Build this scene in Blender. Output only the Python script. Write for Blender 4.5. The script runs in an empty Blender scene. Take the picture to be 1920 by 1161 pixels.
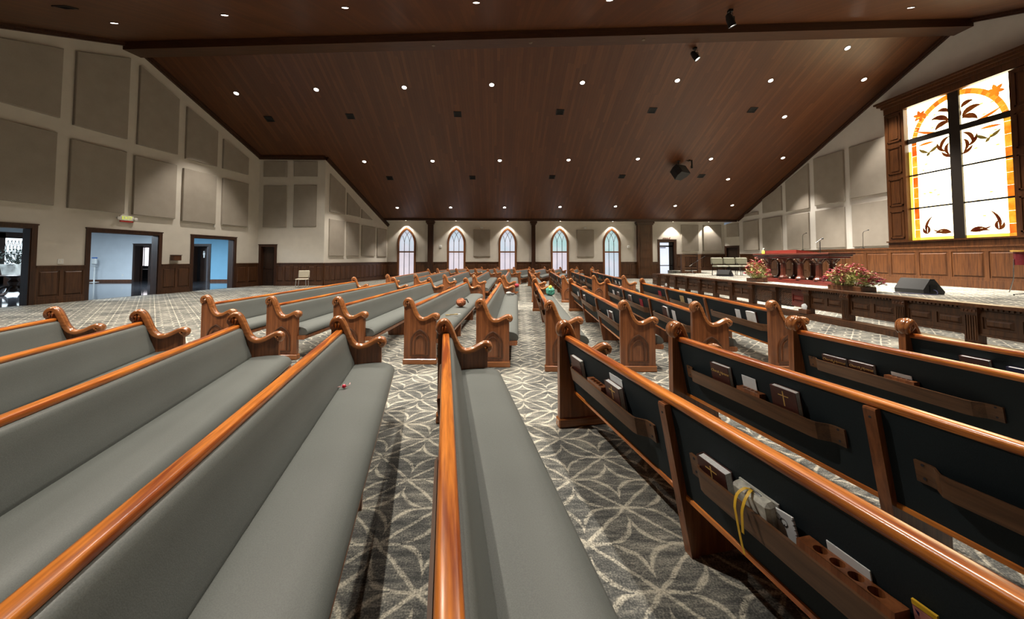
import bpy, math, random
from mathutils import Vector, Matrix
random.seed(7)
C = bpy.context.scene.collection
PI = math.pi

# ------------------------------------------------------------------ camera
F, CX, CY, H = 690.0, 960.0, 458.0, 1.45
TH, PS = math.radians(2.3), math.radians(2.4)
cam = bpy.data.objects.new('camera', bpy.data.cameras.new('camera'))
C.objects.link(cam)
cam.location = (0, 0, H)
cam.rotation_euler = (PI/2 + TH, 0, -PS)
cam.data.sensor_width = 36.0
cam.data.lens = 36.0*F/1920.0
cam.data.shift_y = -(580.5 - CY)/1920.0
cam.data.clip_start = 0.02
bpy.context.scene.camera = cam

O = Vector((0, 0, H))
def ray(x, y):
    a = (x - CX)/F; b = -(y - CY)/F
    f = math.cos(TH) - b*math.sin(TH); u = math.sin(TH) + b*math.cos(TH)
    return Vector((a*math.cos(PS) + f*math.sin(PS), -a*math.sin(PS) + f*math.cos(PS), u))
def at_plane(x, y, p, n):
    r = ray(x, y); p = Vector(p); n = Vector(n)
    return O + r*((p - O).dot(n)/r.dot(n))
def at_z(x, y, z): return at_plane(x, y, (0, 0, z), (0, 0, 1))
def at_x(x, y, X): return at_plane(x, y, (X, 0, 0), (1, 0, 0))
def at_y(x, y, Y): return at_plane(x, y, (0, Y, 0), (0, 1, 0))

# ------------------------------------------------------------------ materials
def newmat(name):
    m = bpy.data.materials.new(name); m.use_nodes = True
    nt = m.node_tree; b = nt.nodes['Principled BSDF']
    return m, nt, b
def N(nt, typ, **kw):
    n = nt.nodes.new(typ)
    for k, v in kw.items():
        if k.startswith('i_'):
            n.inputs[k[2:].replace('_', ' ')].default_value = v
        else: setattr(n, k, v)
    return n
def L(nt, a, b): nt.links.new(a, b)
def ramp(nt, fac, stops):
    r = nt.nodes.new('ShaderNodeValToRGB'); L(nt, fac, r.inputs[0])
    e = r.color_ramp.elements
    while len(e) < len(stops): e.new(0.5)
    for el, (p, c) in zip(e, stops):
        el.position = p; el.color = (c[0], c[1], c[2], 1)
    return r.outputs[0]
def M2(nt, op, a, b=None, c=None):
    n = nt.nodes.new('ShaderNodeMath'); n.operation = op
    for i, v in enumerate((a, b, c)):
        if v is None: continue
        if isinstance(v, (int, float)): n.inputs[i].default_value = v
        else: L(nt, v, n.inputs[i])
    return n.outputs[0]
def bump(nt, b, h, strength=0.2, dist=0.01):
    n = nt.nodes.new('ShaderNodeBump'); n.inputs['Strength'].default_value = strength
    n.inputs['Distance'].default_value = dist
    L(nt, h, n.inputs['Height']); L(nt, n.outputs[0], b.inputs['Normal'])

def plain(name, col, rough=0.5, metal=0.0, noise=0.08, scale=30.0, spec=0.5):
    m, nt, b = newmat(name)
    tc = N(nt, 'ShaderNodeTexCoord'); no = N(nt, 'ShaderNodeTexNoise'); no.inputs['Scale'].default_value = scale
    L(nt, tc.outputs['Object'], no.inputs['Vector'])
    c0 = [c*(1-noise) for c in col]; c1 = [min(1, c*(1+noise)) for c in col]
    L(nt, ramp(nt, no.outputs[0], [(0.3, c0), (0.7, c1)]), b.inputs['Base Color'])
    b.inputs['Roughness'].default_value = rough; b.inputs['Metallic'].default_value = metal
    b.inputs['Specular IOR Level'].default_value = spec
    return m
def wood(name, dark, light, axis='z', rough=0.35, scale=1.0, coat=0.0, contrast=1.0, spec=0.5):
    m, nt, b = newmat(name)
    tc = N(nt, 'ShaderNodeTexCoord'); mp = N(nt, 'ShaderNodeMapping')
    s = {'x': (1.2, 22, 22), 'y': (22, 1.2, 22), 'z': (22, 22, 1.2)}[axis]
    mp.inputs['Scale'].default_value = [v*scale for v in s]
    L(nt, tc.outputs['Object'], mp.inputs['Vector'])
    n1 = N(nt, 'ShaderNodeTexNoise'); n1.inputs['Scale'].default_value = 1.0; n1.inputs['Detail'].default_value = 5
    n1.inputs['Distortion'].default_value = 0.9
    L(nt, mp.outputs[0], n1.inputs['Vector'])
    n2 = N(nt, 'ShaderNodeTexNoise'); n2.inputs['Scale'].default_value = 6.0; n2.inputs['Detail'].default_value = 3
    L(nt, mp.outputs[0], n2.inputs['Vector'])
    mix = M2(nt, 'ADD', M2(nt, 'MULTIPLY', n1.outputs[0], 0.75), M2(nt, 'MULTIPLY', n2.outputs[0], 0.25))
    w = 0.16/contrast
    L(nt, ramp(nt, mix, [(0.5-w, dark), (0.5, [(a+c)/2 for a, c in zip(dark, light)]), (0.5+w, light)]), b.inputs['Base Color'])
    b.inputs['Roughness'].default_value = rough
    b.inputs['Specular IOR Level'].default_value = spec
    b.inputs['Coat Weight'].default_value = coat; b.inputs['Coat Roughness'].default_value = 0.15
    bump(nt, b, mix, 0.08, 0.004)
    return m
def emit(name, col, strength, col2=None, scale=4.0):
    m, nt, b = newmat(name)
    b.inputs['Base Color'].default_value = (col[0]*.3, col[1]*.3, col[2]*.3, 1)
    b.inputs['Emission Strength'].default_value = strength
    b.inputs['Roughness'].default_value = 0.25
    tc = N(nt, 'ShaderNodeTexCoord'); no = N(nt, 'ShaderNodeTexNoise'); no.inputs['Scale'].default_value = scale
    no.inputs['Detail'].default_value = 3
    L(nt, tc.outputs['Object'], no.inputs['Vector'])
    L(nt, ramp(nt, no.outputs[0], [(0.35, col), (0.65, col2 or col)]), b.inputs['Emission Color'])
    return m

WALL = plain('wall_paint', (0.60, 0.565, 0.50), 0.85, noise=0.03, scale=3)
WALLW = plain('wall_paint_white', (0.66, 0.64, 0.60), 0.85, noise=0.03, scale=3)
CASING = wood('casing_wood', (0.022, 0.008, 0.004), (0.065, 0.024, 0.010), 'z', 0.4)
WAIN = wood('wainscot_oak', (0.035, 0.013, 0.005), (0.105, 0.042, 0.016), 'z', 0.38)
WAINL = wood('chancel_oak', (0.038, 0.012, 0.0036), (0.105, 0.038, 0.011), 'z', 0.38)
OAK = wood('pew_oak', (0.125, 0.040, 0.014), (0.33, 0.118, 0.042), 'z', 0.30, coat=0.25)
CAP = wood('pew_cap_oak', (0.19, 0.062, 0.018), (0.42, 0.16, 0.052), 'x', 0.22, coat=0.5)
RAIL = wood('pew_rail_oak', (0.28, 0.058, 0.009), (0.78, 0.255, 0.036), 'y', 0.28, coat=0.35, contrast=1.5)
RACK = wood('rack_oak', (0.075, 0.033, 0.014), (0.19, 0.088, 0.038), 'y', 0.4)
MOLD = wood('dark_molding_oak', (0.055, 0.02, 0.008), (0.15, 0.055, 0.022), 'z', 0.35)
DOORD = wood('dark_door_wood', (0.012, 0.006, 0.004), (0.04, 0.018, 0.010), 'z', 0.4)
ROSE = wood('rosewood', (0.026, 0.006, 0.004), (0.075, 0.018, 0.010), 'y', 0.28, coat=0.4)
ROSER = wood('red_mahogany', (0.10, 0.010, 0.008), (0.19, 0.026, 0.016), 'y', 0.3, coat=0.4)
BLACK = plain('black_plastic', (0.012, 0.012, 0.013), 0.5, spec=0.4)
BLKM = plain('black_metal', (0.015, 0.015, 0.017), 0.35, 0.6)
CHROME = plain('chrome', (0.7, 0.7, 0.7), 0.2, 1.0)
WHITEP = plain('white_plastic', (0.75, 0.75, 0.72), 0.4)
PAPER = plain('paper', (0.78, 0.82, 0.86), 0.7, noise=0.04)
PAGES = plain('page_edges', (0.80, 0.82, 0.82), 0.7, noise=0.1, scale=120)
GILT = plain('gilt_pages', (0.62, 0.55, 0.40), 0.5, noise=0.25, scale=60)
GOLD = plain('gold_foil', (0.80, 0.52, 0.16), 0.35, 0.3)
BROWNB = plain('brown_cover', (0.075, 0.022, 0.016), 0.45, noise=0.15)
BLUEB = plain('navy_cover', (0.018, 0.016, 0.07), 0.4, noise=0.15)
REDF = plain('crimson_cloth', (0.30, 0.015, 0.03), 0.8, noise=0.3, scale=40)
YEL = plain('yellow_ribbon', (0.85, 0.52, 0.03), 0.5)
GREENT = plain('teal_pattern_cloth', (0.10, 0.40, 0.30), 0.8, noise=0.9, scale=25)
SCARF = plain('scarf_cloth', (0.32, 0.10, 0.04), 0.85, noise=0.9, scale=28)
TAN = plain('tan_leaf', (0.45, 0.34, 0.16), 0.7, noise=0.3)
GREY = plain('grey_cloth', (0.45, 0.45, 0.43), 0.85, noise=0.5, scale=40)
SAGE = plain('sage_vinyl', (0.15, 0.15, 0.108), 0.5, noise=0.08)
CHAIRV = plain('beige_vinyl', (0.50, 0.46, 0.37), 0.5, noise=0.08)
INK = plain('ink', (0.02, 0.02, 0.03), 0.6)
FOYERW = plain('foyer_paint', (0.68, 0.72, 0.75), 0.8, noise=0.03, scale=2)
BLUEW = plain('blue_foyer_paint', (0.20, 0.42, 0.58), 0.8, noise=0.03, scale=2)
TILE = plain('polished_dark_tile', (0.035, 0.037, 0.042), 0.06, noise=0.3, scale=2)
FLEAF = plain('foliage_green', (0.36, 0.36, 0.13), 0.6, noise=0.6, scale=6)
FDARK = plain('dark_foliage', (0.012, 0.018, 0.012), 0.6, noise=0.5, scale=6)
FRED = plain('burgundy_petal', (0.30, 0.012, 0.045), 0.6, noise=0.7, scale=12)
FPINK = plain('dusty_pink_petal', (0.46, 0.19, 0.15), 0.6, noise=0.5, scale=12)
LENS = emit('lamp_lens', (1.0, 0.93, 0.80), 9.0)
EXITY = emit('exit_letters', (0.72, 0.85, 0.05), 1.1)
TUBE = emit('light_tube', (0.80, 0.92, 1.0), 6.0)

def fabric(name, col, rough, sc=260.0, sheen=0.0, amt=0.12, spec=0.35):
    m, nt, b = newmat(name)
    tc = N(nt, 'ShaderNodeTexCoord')
    w = N(nt, 'ShaderNodeTexNoise'); w.inputs['Scale'].default_value = sc; w.inputs['Detail'].default_value = 1
    L(nt, tc.outputs['Object'], w.inputs['Vector'])
    n = N(nt, 'ShaderNodeTexNoise'); n.inputs['Scale'].default_value = 2.5
    L(nt, tc.outputs['Object'], n.inputs['Vector'])
    v = M2(nt, 'ADD', M2(nt, 'MULTIPLY', w.outputs[0], 0.7), M2(nt, 'MULTIPLY', n.outputs[0], 0.3))
    L(nt, ramp(nt, v, [(0.35, [c*(1-amt) for c in col]), (0.65, [c*(1+amt) for c in col])]), b.inputs['Base Color'])
    b.inputs['Roughness'].default_value = rough
    b.inputs['Specular IOR Level'].default_value = spec
    b.inputs['Sheen Weight'].default_value = sheen
    bump(nt, b, w.outputs[0], 0.15, 0.002)
    return m
UPH = fabric('grey_green_upholstery', (0.112, 0.121, 0.113), 0.45)
SLATE = fabric('charcoal_back_fabric', (0.012, 0.020, 0.025), 0.7)
PANELF = fabric('acoustic_panel_fabric', (0.33, 0.295, 0.25), 0.95, 180.0)

def ceiling_material():
    m, nt, b = newmat('ceiling_planks')
    g = N(nt, 'ShaderNodeNewGeometry'); sp = N(nt, 'ShaderNodeSeparateXYZ'); L(nt, g.outputs['Position'], sp.inputs[0])
    x, y = sp.outputs[0], sp.outputs[1]
    px = M2(nt, 'DIVIDE', x, 0.135); ix = M2(nt, 'FLOOR', px); fx = M2(nt, 'FRACT', px)
    wn = N(nt, 'ShaderNodeTexWhiteNoise', noise_dimensions='1D'); L(nt, ix, wn.inputs['W'])
    py = M2(nt, 'ADD', M2(nt, 'DIVIDE', y, 2.6), M2(nt, 'MULTIPLY', wn.outputs[0], 9.0)); iy = M2(nt, 'FLOOR', py)
    cv = N(nt, 'ShaderNodeCombineXYZ'); L(nt, ix, cv.inputs[0]); L(nt, iy, cv.inputs[1])
    w2 = N(nt, 'ShaderNodeTexWhiteNoise', noise_dimensions='2D'); L(nt, cv.outputs[0], w2.inputs['Vector'])
    mp = N(nt, 'ShaderNodeMapping'); mp.inputs['Scale'].default_value = (26, 1.1, 1.1)
    L(nt, g.outputs['Position'], mp.inputs['Vector'])
    no = N(nt, 'ShaderNodeTexNoise'); no.inputs['Scale'].default_value = 1.0; no.inputs['Detail'].default_value = 4
    L(nt, mp.outputs[0], no.inputs['Vector'])
    v = M2(nt, 'ADD', M2(nt, 'MULTIPLY', w2.outputs[0], 0.5), M2(nt, 'MULTIPLY', no.outputs[0], 0.5))
    col = ramp(nt, v, [(0.15, (0.070, 0.021, 0.0068)), (0.55, (0.096, 0.031, 0.0098)), (0.9, (0.140, 0.050, 0.015))])
    gap = M2(nt, 'LESS_THAN', fx, 0.035)
    mx = N(nt, 'ShaderNodeMix', data_type='RGBA'); L(nt, gap, mx.inputs[0]); L(nt, col, mx.inputs[6]); mx.inputs[7].default_value = (0.03, 0.012, 0.006, 1)
    L(nt, mx.outputs[2], b.inputs['Base Color'])
    b.inputs['Roughness'].default_value = 0.42
    return m
CEIL = ceiling_material()

def carpet_material():
    m, nt, b = newmat('patterned_carpet')
    A_, B_ = 0.267, 0.273
    g = N(nt, 'ShaderNodeNewGeometry')
    nz = N(nt, 'ShaderNodeTexNoise'); nz.inputs['Scale'].default_value = 9.0; nz.inputs['Detail'].default_value = 2
    L(nt, g.outputs['Position'], nz.inputs['Vector'])
    ad = N(nt, 'ShaderNodeVectorMath', operation='MULTIPLY_ADD')
    L(nt, nz.outputs['Color'], ad.inputs[0]); ad.inputs[1].default_value = (0.03, 0.03, 0); L(nt, g.outputs['Position'], ad.inputs[2])
    vr = N(nt, 'ShaderNodeVectorRotate', rotation_type='Z_AXIS'); vr.inputs['Angle'].default_value = PS; L(nt, ad.outputs[0], vr.inputs['Vector'])
    sp = N(nt, 'ShaderNodeSeparateXYZ'); L(nt, vr.outputs[0], sp.inputs[0])
    def fold(v, period, off):
        f = M2(nt, 'FRACT', M2(nt, 'ADD', M2(nt, 'DIVIDE', v, period), off))
        return M2(nt, 'MULTIPLY', M2(nt, 'SUBTRACT', 0.5, M2(nt, 'ABSOLUTE', M2(nt, 'SUBTRACT', f, 0.5))), 2.0)   # 0 at node .. 1
    u = fold(sp.outputs[0], 2*A_, 0.25); v = fold(sp.outputs[1], 2*B_, 0.43)     # 0..1
    u2 = M2(nt, 'SUBTRACT', 1.0, u); v2 = M2(nt, 'SUBTRACT', 1.0, v)
    def motif(u, v):
        um = M2(nt, 'SUBTRACT', 1.0, u)
        # concave four-cusped star around (1,0)
        s = M2(nt, 'ADD', M2(nt, 'POWER', M2(nt, 'MAXIMUM', um, 0.0001), 0.58), M2(nt, 'POWER', M2(nt, 'MAXIMUM', v, 0.0001), 0.58))
        a = M2(nt, 'ABSOLUTE', M2(nt, 'SUBTRACT', s, 0.80))
        a = M2(nt, 'ADD', M2(nt, 'MULTIPLY', a, 0.5), M2(nt, 'MULTIPLY', M2(nt, 'LESS_THAN', v, 0.02), 0.2))
        # stem along v=0 from node
        st = M2(nt, 'ADD', v, M2(nt, 'MULTIPLY', M2(nt, 'GREATER_THAN', u, 0.45), 1.0))
        return M2(nt, 'MINIMUM', a, st)
    dia = M2(nt, 'MULTIPLY', M2(nt, 'ABSOLUTE', M2(nt, 'SUBTRACT', u, v)), 0.75)
    d = M2(nt, 'MINIMUM', dia, M2(nt, 'MINIMUM', motif(u, v), motif(u2, v2)))
    line = N(nt, 'ShaderNodeMapRange', interpolation_type='SMOOTHSTEP')
    L(nt, d, line.inputs[0]); line.inputs[1].default_value = 0.056; line.inputs[2].default_value = 0.018
    # wear noise, streaked across x
    mp = N(nt, 'ShaderNodeMapping'); mp.inputs['Scale'].default_value = (5, 22, 1); L(nt, g.outputs['Position'], mp.inputs['Vector'])
    n1 = N(nt, 'ShaderNodeTexNoise'); n1.inputs['Scale'].default_value = 1.0; n1.inputs['Detail'].default_value = 6; n1.inputs['Roughness'].default_value = 0.7
    L(nt, mp.outputs[0], n1.inputs['Vector'])
    n2 = N(nt, 'ShaderNodeTexNoise'); n2.inputs['Scale'].default_value = 120.0; n2.inputs['Detail'].default_value = 2
    L(nt, g.outputs['Position'], n2.inputs['Vector'])
    n3 = N(nt, 'ShaderNodeTexNoise'); n3.inputs['Scale'].default_value = 1.7; n3.inputs['Detail'].default_value = 3
    L(nt, g.outputs['Position'], n3.inputs['Vector'])
    wv = M2(nt, 'ADD', M2(nt, 'ADD', M2(nt, 'MULTIPLY', n1.outputs[0], 0.45), M2(nt, 'MULTIPLY', n2.outputs[0], 0.3)), M2(nt, 'MULTIPLY', n3.outputs[0], 0.25))
    base = ramp(nt, wv, [(0.40, (0.045, 0.048, 0.048)), (0.49, (0.11, 0.112, 0.106)), (0.55, (0.22, 0.215, 0.19)), (0.64, (0.46, 0.44, 0.37))])
    cream = ramp(nt, n2.outputs[0], [(0.3, (0.46, 0.43, 0.34)), (0.7, (0.70, 0.66, 0.55))])
    keep = N(nt, 'ShaderNodeMapRange'); L(nt, wv, keep.inputs[0]); keep.inputs[1].default_value = 0.40; keep.inputs[2].default_value = 0.57
    fac = M2(nt, 'MULTIPLY', line.outputs[0], keep.outputs[0])
    mx = N(nt, 'ShaderNodeMix', data_type='RGBA'); L(nt, fac, mx.inputs[0]); L(nt, base, mx.inputs[6]); L(nt, cream, mx.inputs[7])
    L(nt, mx.outputs[2], b.inputs['Base Color'])
    b.inputs['Roughness'].default_value = 0.95; b.inputs['Specular IOR Level'].default_value = 0.1
    bump(nt, b, n2.outputs[0], 0.3, 0.004)
    return m
CARPET = carpet_material()

# ------------------------------------------------------------------ mesh helpers
class MB:
    def __init__(s): s.v = []; s.f = []; s.sm = []
    def add(s, vs, fs, smooth=False):
        b = len(s.v); s.v += [tuple(p) for p in vs]
        for f in fs: s.f.append([b+i for i in f]); s.sm.append(smooth)
        return s
    def box(s, x0, x1, y0, y1, z0, z1, M=None, bev=0.0):
        if bev > 0:
            b = min(bev, (x1-x0)/2.01, (y1-y0)/2.01, (z1-z0)/2.01)
            pr = [(x0+b, y0), (x1-b, y0), (x1, y0+b), (x1, y1-b), (x1-b, y1), (x0+b, y1), (x0, y1-b), (x0, y0+b)]
            inn = [(min(max(p[0], x0+b), x1-b), min(max(p[1], y0+b), y1-b)) for p in pr]
            rings = [[(p[0], p[1], z0) for p in inn], [(p[0], p[1], z0+b) for p in pr], [(p[0], p[1], z1-b) for p in pr], [(p[0], p[1], z1) for p in inn]]
            if M is not None: rings = [[M @ Vector(p) for p in r] for r in rings]
            return s.loft(rings, False)
        vs = [Vector(p) for p in ((x0,y0,z0),(x1,y0,z0),(x1,y1,z0),(x0,y1,z0),(x0,y0,z1),(x1,y0,z1),(x1,y1,z1),(x0,y1,z1))]
        return s.hexa(vs, M)
    def hexa(s, vs, M=None):
        if M is not None: vs = [M @ Vector(p) for p in vs]
        return s.add(vs, [(3,2,1,0),(4,5,6,7),(0,1,5,4),(1,2,6,5),(2,3,7,6),(3,0,4,7)])
    def prism(s, poly, fn, a0, a1, smooth=False):
        n = len(poly)
        vs = [fn(p, a0) for p in poly] + [fn(p, a1) for p in poly]
        b = len(s.v); s.v += [tuple(p) for p in vs]
        s.f.append([b+i for i in range(n)][::-1]); s.sm.append(False)
        s.f.append([b+n+i for i in range(n)]); s.sm.append(False)
        for i in range(n):
            j = (i+1) % n
            s.f.append([b+i, b+j, b+n+j, b+n+i]); s.sm.append(smooth)
        return s
    def loft(s, rings, smooth=True, caps=True, closed=True):
        n = len(rings[0]); b = len(s.v)
        for r in rings: s.v += [tuple(p) for p in r]
        for k in range(len(rings)-1):
            for i in range(n if closed else n-1):
                j = (i+1) % n
                s.f.append([b+k*n+i, b+k*n+j, b+(k+1)*n+j, b+(k+1)*n+i]); s.sm.append(smooth)
        if caps:
            s.f.append([b+i for i in range(n)][::-1]); s.sm.append(False)
            s.f.append([b+(len(rings)-1)*n+i for i in range(n)]); s.sm.append(False)
        return s
    def tube(s, pts, r, n=8, smooth=True):
        pts = [Vector(p) for p in pts]; rings = []
        rr = r if isinstance(r, (list, tuple)) else [r]*len(pts)
        up = None
        for i, p in enumerate(pts):
            d = (pts[min(i+1, len(pts)-1)] - pts[max(i-1, 0)])
            if d.length < 1e-9: d = Vector((0, 0, 1))
            d.normalize()
            if up is None: up = Vector((0, 0, 1)) if abs(d.z) < 0.9 else Vector((1, 0, 0))
            a = d.cross(up)
            if a.length < 1e-6: a = d.cross(Vector((0.3, 1, 0.2)))
            a.normalize(); c = a.cross(d); up = c
            rings.append([p + (a*math.cos(2*PI*k/n) + c*math.sin(2*PI*k/n))*rr[i] for k in range(n)])
        return s.loft(rings, smooth)
    def lathe(s, prof, c=(0,0,0), n=20, M=None):
        rings = []
        for r, z in prof:
            ring = [Vector((c[0]+r*math.cos(2*PI*k/n), c[1]+r*math.sin(2*PI*k/n), c[2]+z)) for k in range(n)]
            if M is not None: ring = [M @ p for p in ring]
            rings.append(ring)
        return s.loft(rings, True)
    def sphere(s, c, r, n=10, sc=(1,1,1), jit=0.0):
        prof = [(max(1e-4, math.sin(PI*i/(n//2+1))), -math.cos(PI*i/(n//2+1))) for i in range(n//2+2)]
        rings = []
        for a, z in prof:
            rings.append([(c[0]+r*sc[0]*a*math.cos(2*PI*k/n)*(1+random.uniform(-jit, jit)), c[1]+r*sc[1]*a*math.sin(2*PI*k/n)*(1+random.uniform(-jit, jit)), c[2]+r*sc[2]*z*(1+random.uniform(-jit, jit))) for k in range(n)])
        return s.loft(rings, True)
    def leaf(s, p, d, up, ln, w, fold=0.15):
        d = Vector(d).normalized(); a = d.cross(Vector(up))
        if a.length < 1e-5: a = d.cross(Vector((1, 0, 0.1)))
        a.normalize(); nn = a.cross(d); p = Vector(p)
        return s.add([p, p+d*ln*.4+a*w*.5+nn*ln*fold, p+d*ln, p+d*ln*.4-a*w*.5+nn*ln*fold, p+d*ln*.5], [(0,4,1),(1,4,2),(2,4,3),(3,4,0)])
    def build(s, name, mat, parent=None, M=None, angle=35):
        me = bpy.data.meshes.new(name); vs = s.v
        if M is not None: vs = [tuple(M @ Vector(p)) for p in vs]
        me.from_pydata(vs, [], s.f); me.update()
        me.polygons.foreach_set('use_smooth', s.sm)
        if any(s.sm):
            me.set_sharp_from_angle(angle=math.radians(angle))
        import bmesh
        bm = bmesh.new(); bm.from_mesh(me); bmesh.ops.recalc_face_normals(bm, faces=bm.faces); bm.to_mesh(me); bm.free()
        if mat is not None: me.materials.append(mat)
        o = bpy.data.objects.new(name, me); C.objects.link(o)
        if parent is not None: o.parent = parent
        return o
def tag(o, label, cat, group=None, kind=None):
    if label: o['label'] = label
    if cat: o['category'] = cat
    if group: o['group'] = group
    if kind: o['kind'] = kind
    return o
def thing(name, label, cat, M=None, group=None):
    o = bpy.data.objects.new(name, None); C.objects.link(o); o.empty_display_size = 0.1
    if M is not None: o.matrix_world = M
    return tag(o, label, cat, group)
def struct(mb, name, mat, label=None, parent=None, M=None):
    o = mb.build(name, mat, parent, M)
    if parent is None: o['kind'] = 'structure'
    if label: o['label'] = label
    return o
KIDS = {}
def kids(o):
    return [c for c in o.children]
def copy_tree(o, parent=None):
    c = o.copy(); C.objects.link(c)
    if parent is not None: c.parent = parent
    for ch in list(o.children): copy_tree(ch, c)
    return c
def text(name, body, size, mat, parent, M, shear=0.0, ext=0.0006, align='CENTER'):
    cu = bpy.data.curves.new(name, 'FONT'); cu.body = body; cu.size = size; cu.shear = shear
    cu.align_x = align; cu.align_y = 'CENTER'; cu.extrude = ext; cu.materials.append(mat)
    tmp = bpy.data.objects.new(name, cu); C.objects.link(tmp)
    me = bpy.data.meshes.new_from_object(tmp.evaluated_get(bpy.context.evaluated_depsgraph_get()))
    bpy.data.objects.remove(tmp); bpy.data.curves.remove(cu)
    if not me.materials: me.materials.append(mat)
    o = bpy.data.objects.new(name, me); C.objects.link(o); o.parent = parent; o.matrix_local = M
    return o
ORD = ['first', 'second', 'third', 'fourth', 'fifth', 'sixth', 'seventh', 'eighth', 'ninth', 'tenth']
def frame(o, x, y, z):   # matrix from origin and three axes
    x, y, z = Vector(x), Vector(y), Vector(z)
    return Matrix(((x.x, y.x, z.x, o[0]), (x.y, y.y, z.y, o[1]), (x.z, y.z, z.z, o[2]), (0, 0, 0, 1)))

# ------------------------------------------------------------------ room layout
YF, YE, XR, YN = 27.2, 26.5, 17.85, -2.2
ZE = at_y(1000, 412.0, YE).z
RR = at_x(1807, 37.5, XR)
LA, LB = Vector((-14.635, 12.336)), Vector((-12.98, 20.56))
LD = (LB - LA).normalized()
LN = Vector((LD.y, -LD.x))                      # into the room
def on_left(x, y): return at_plane(x, y, (LA.x, LA.y, 0), (LN.x, LN.y, 0))
RL = on_left(247, 86)
KF = (RR.z - ZE)/(YE - RR.y); KN = 0.41
def yridge(x): return RR.y + (RL.y - RR.y)*(x - RR.x)/(RL.x - RR.x)
def zfar(x, y): return ZE + KF*(YE - y)
def znear(x, y):
    yr = yridge(x); return zfar(x, yr) - KN*(yr - y)
def zceil(x, y): return min(zfar(x, y), znear(x, y))
FN = Vector((0, KF, 1)).normalized()
def on_far_slope(x, y): return at_plane(x, y, (0, YE, ZE), (0, KF, 1))
p0, p1, p2 = Vector((0, 0, znear(0, 0))), Vector((1, 0, znear(1, 0))), Vector((0, 1, znear(0, 1)))
NN = (p1-p0).cross(p2-p0).normalized()
def on_near_slope(x, y): return at_plane(x, y, p0, NN)

class Wall:
    def __init__(s, A, B, side):
        s.A, s.B = Vector(A), Vector(B); s.d = (s.B - s.A); s.L = s.d.length; s.d.normalize()
        n = Vector((s.d.y, -s.d.x)); s.n = n*side       # into the room
    def pt(s, u, z, off=0.0):
        p = s.A + s.d*u + s.n*off; return Vector((p.x, p.y, z))
    def hit(s, x, y, off=0.0):
        q = s.A + s.n*off
        P = at_plane(x, y, (q.x, q.y, 0), (s.n.x, s.n.y, 0))
        return (Vector((P.x, P.y)) - s.A).dot(s.d), P.z
    def M(s, u, z, off=0.0):   # local x along the wall, y out of the wall, z up
        return frame(s.pt(u, z, off), (s.d.x, s.d.y, 0), (s.n.x, s.n.y, 0), (0, 0, 1))
    def slab(s, mb, u0, u1, z0, z1, o0, o1, z1b=None, z0b=None):
        z1b = z1 if z1b is None else z1b; z0b = z0 if z0b is None else z0b
        mb.hexa([s.pt(u0,z0,o0), s.pt(u1,z0b,o0), s.pt(u1,z0b,o1), s.pt(u0,z0,o1), s.pt(u0,z1,o0), s.pt(u1,z1b,o0), s.pt(u1,z1b,o1), s.pt(u0,z1,o1)])
    def build(s, name, mat, openings=(), arches=(), T=0.3, top=None, label=None):
        top = top or (lambda P: zceil(P.x, P.y) + 0.04)
        cuts = {0.0, s.L}
        for u0, u1, z0, z1 in openings: cuts |= {max(0, u0), min(s.L, u1)}
        for a in arches: cuts |= {a['u0'], a['u1']}
        for k in range(1, 400):
            P, Q = s.pt(s.L*(k-1)/400, 0), s.pt(s.L*k/400, 0)
            if (zfar(P.x, P.y) < znear(P.x, P.y)) != (zfar(Q.x, Q.y) < znear(Q.x, Q.y)): cuts.add(s.L*(k-.5)/400)
        cuts = sorted(cuts); mb = MB()
        for a, b in zip(cuts, cuts[1:]):
            if b - a < 1e-4: continue
            m = (a+b)/2; za, zb = top(s.pt(a, 0)), top(s.pt(b, 0))
            op = [o for o in openings if o[0] < m < o[1]]
            ar = [o for o in arches if o['u0'] < m < o['u1']]
            if ar:
                o = ar[0]
                if o['z0'] > 0.01: s.slab(mb, a, b, 0, o['z0'], -T, 0)
                poly = [(a, za)] + o['pts'] + [(b, zb)]
                mb.prism(poly, lambda p, t: s.pt(p[0], p[1], t), -T, 0)
            elif op:
                z = 0.0
                for o in sorted(op, key=lambda q: q[2]):
                    if o[2] > z + .01: s.slab(mb, a, b, z, o[2], -T, 0)
                    z = o[3]
                s.slab(mb, a, b, z, za, -T, 0, z1b=zb)
            else: s.slab(mb, a, b, 0, za, -T, 0, z1b=zb)
        return struct(mb, name, mat, label)

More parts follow.
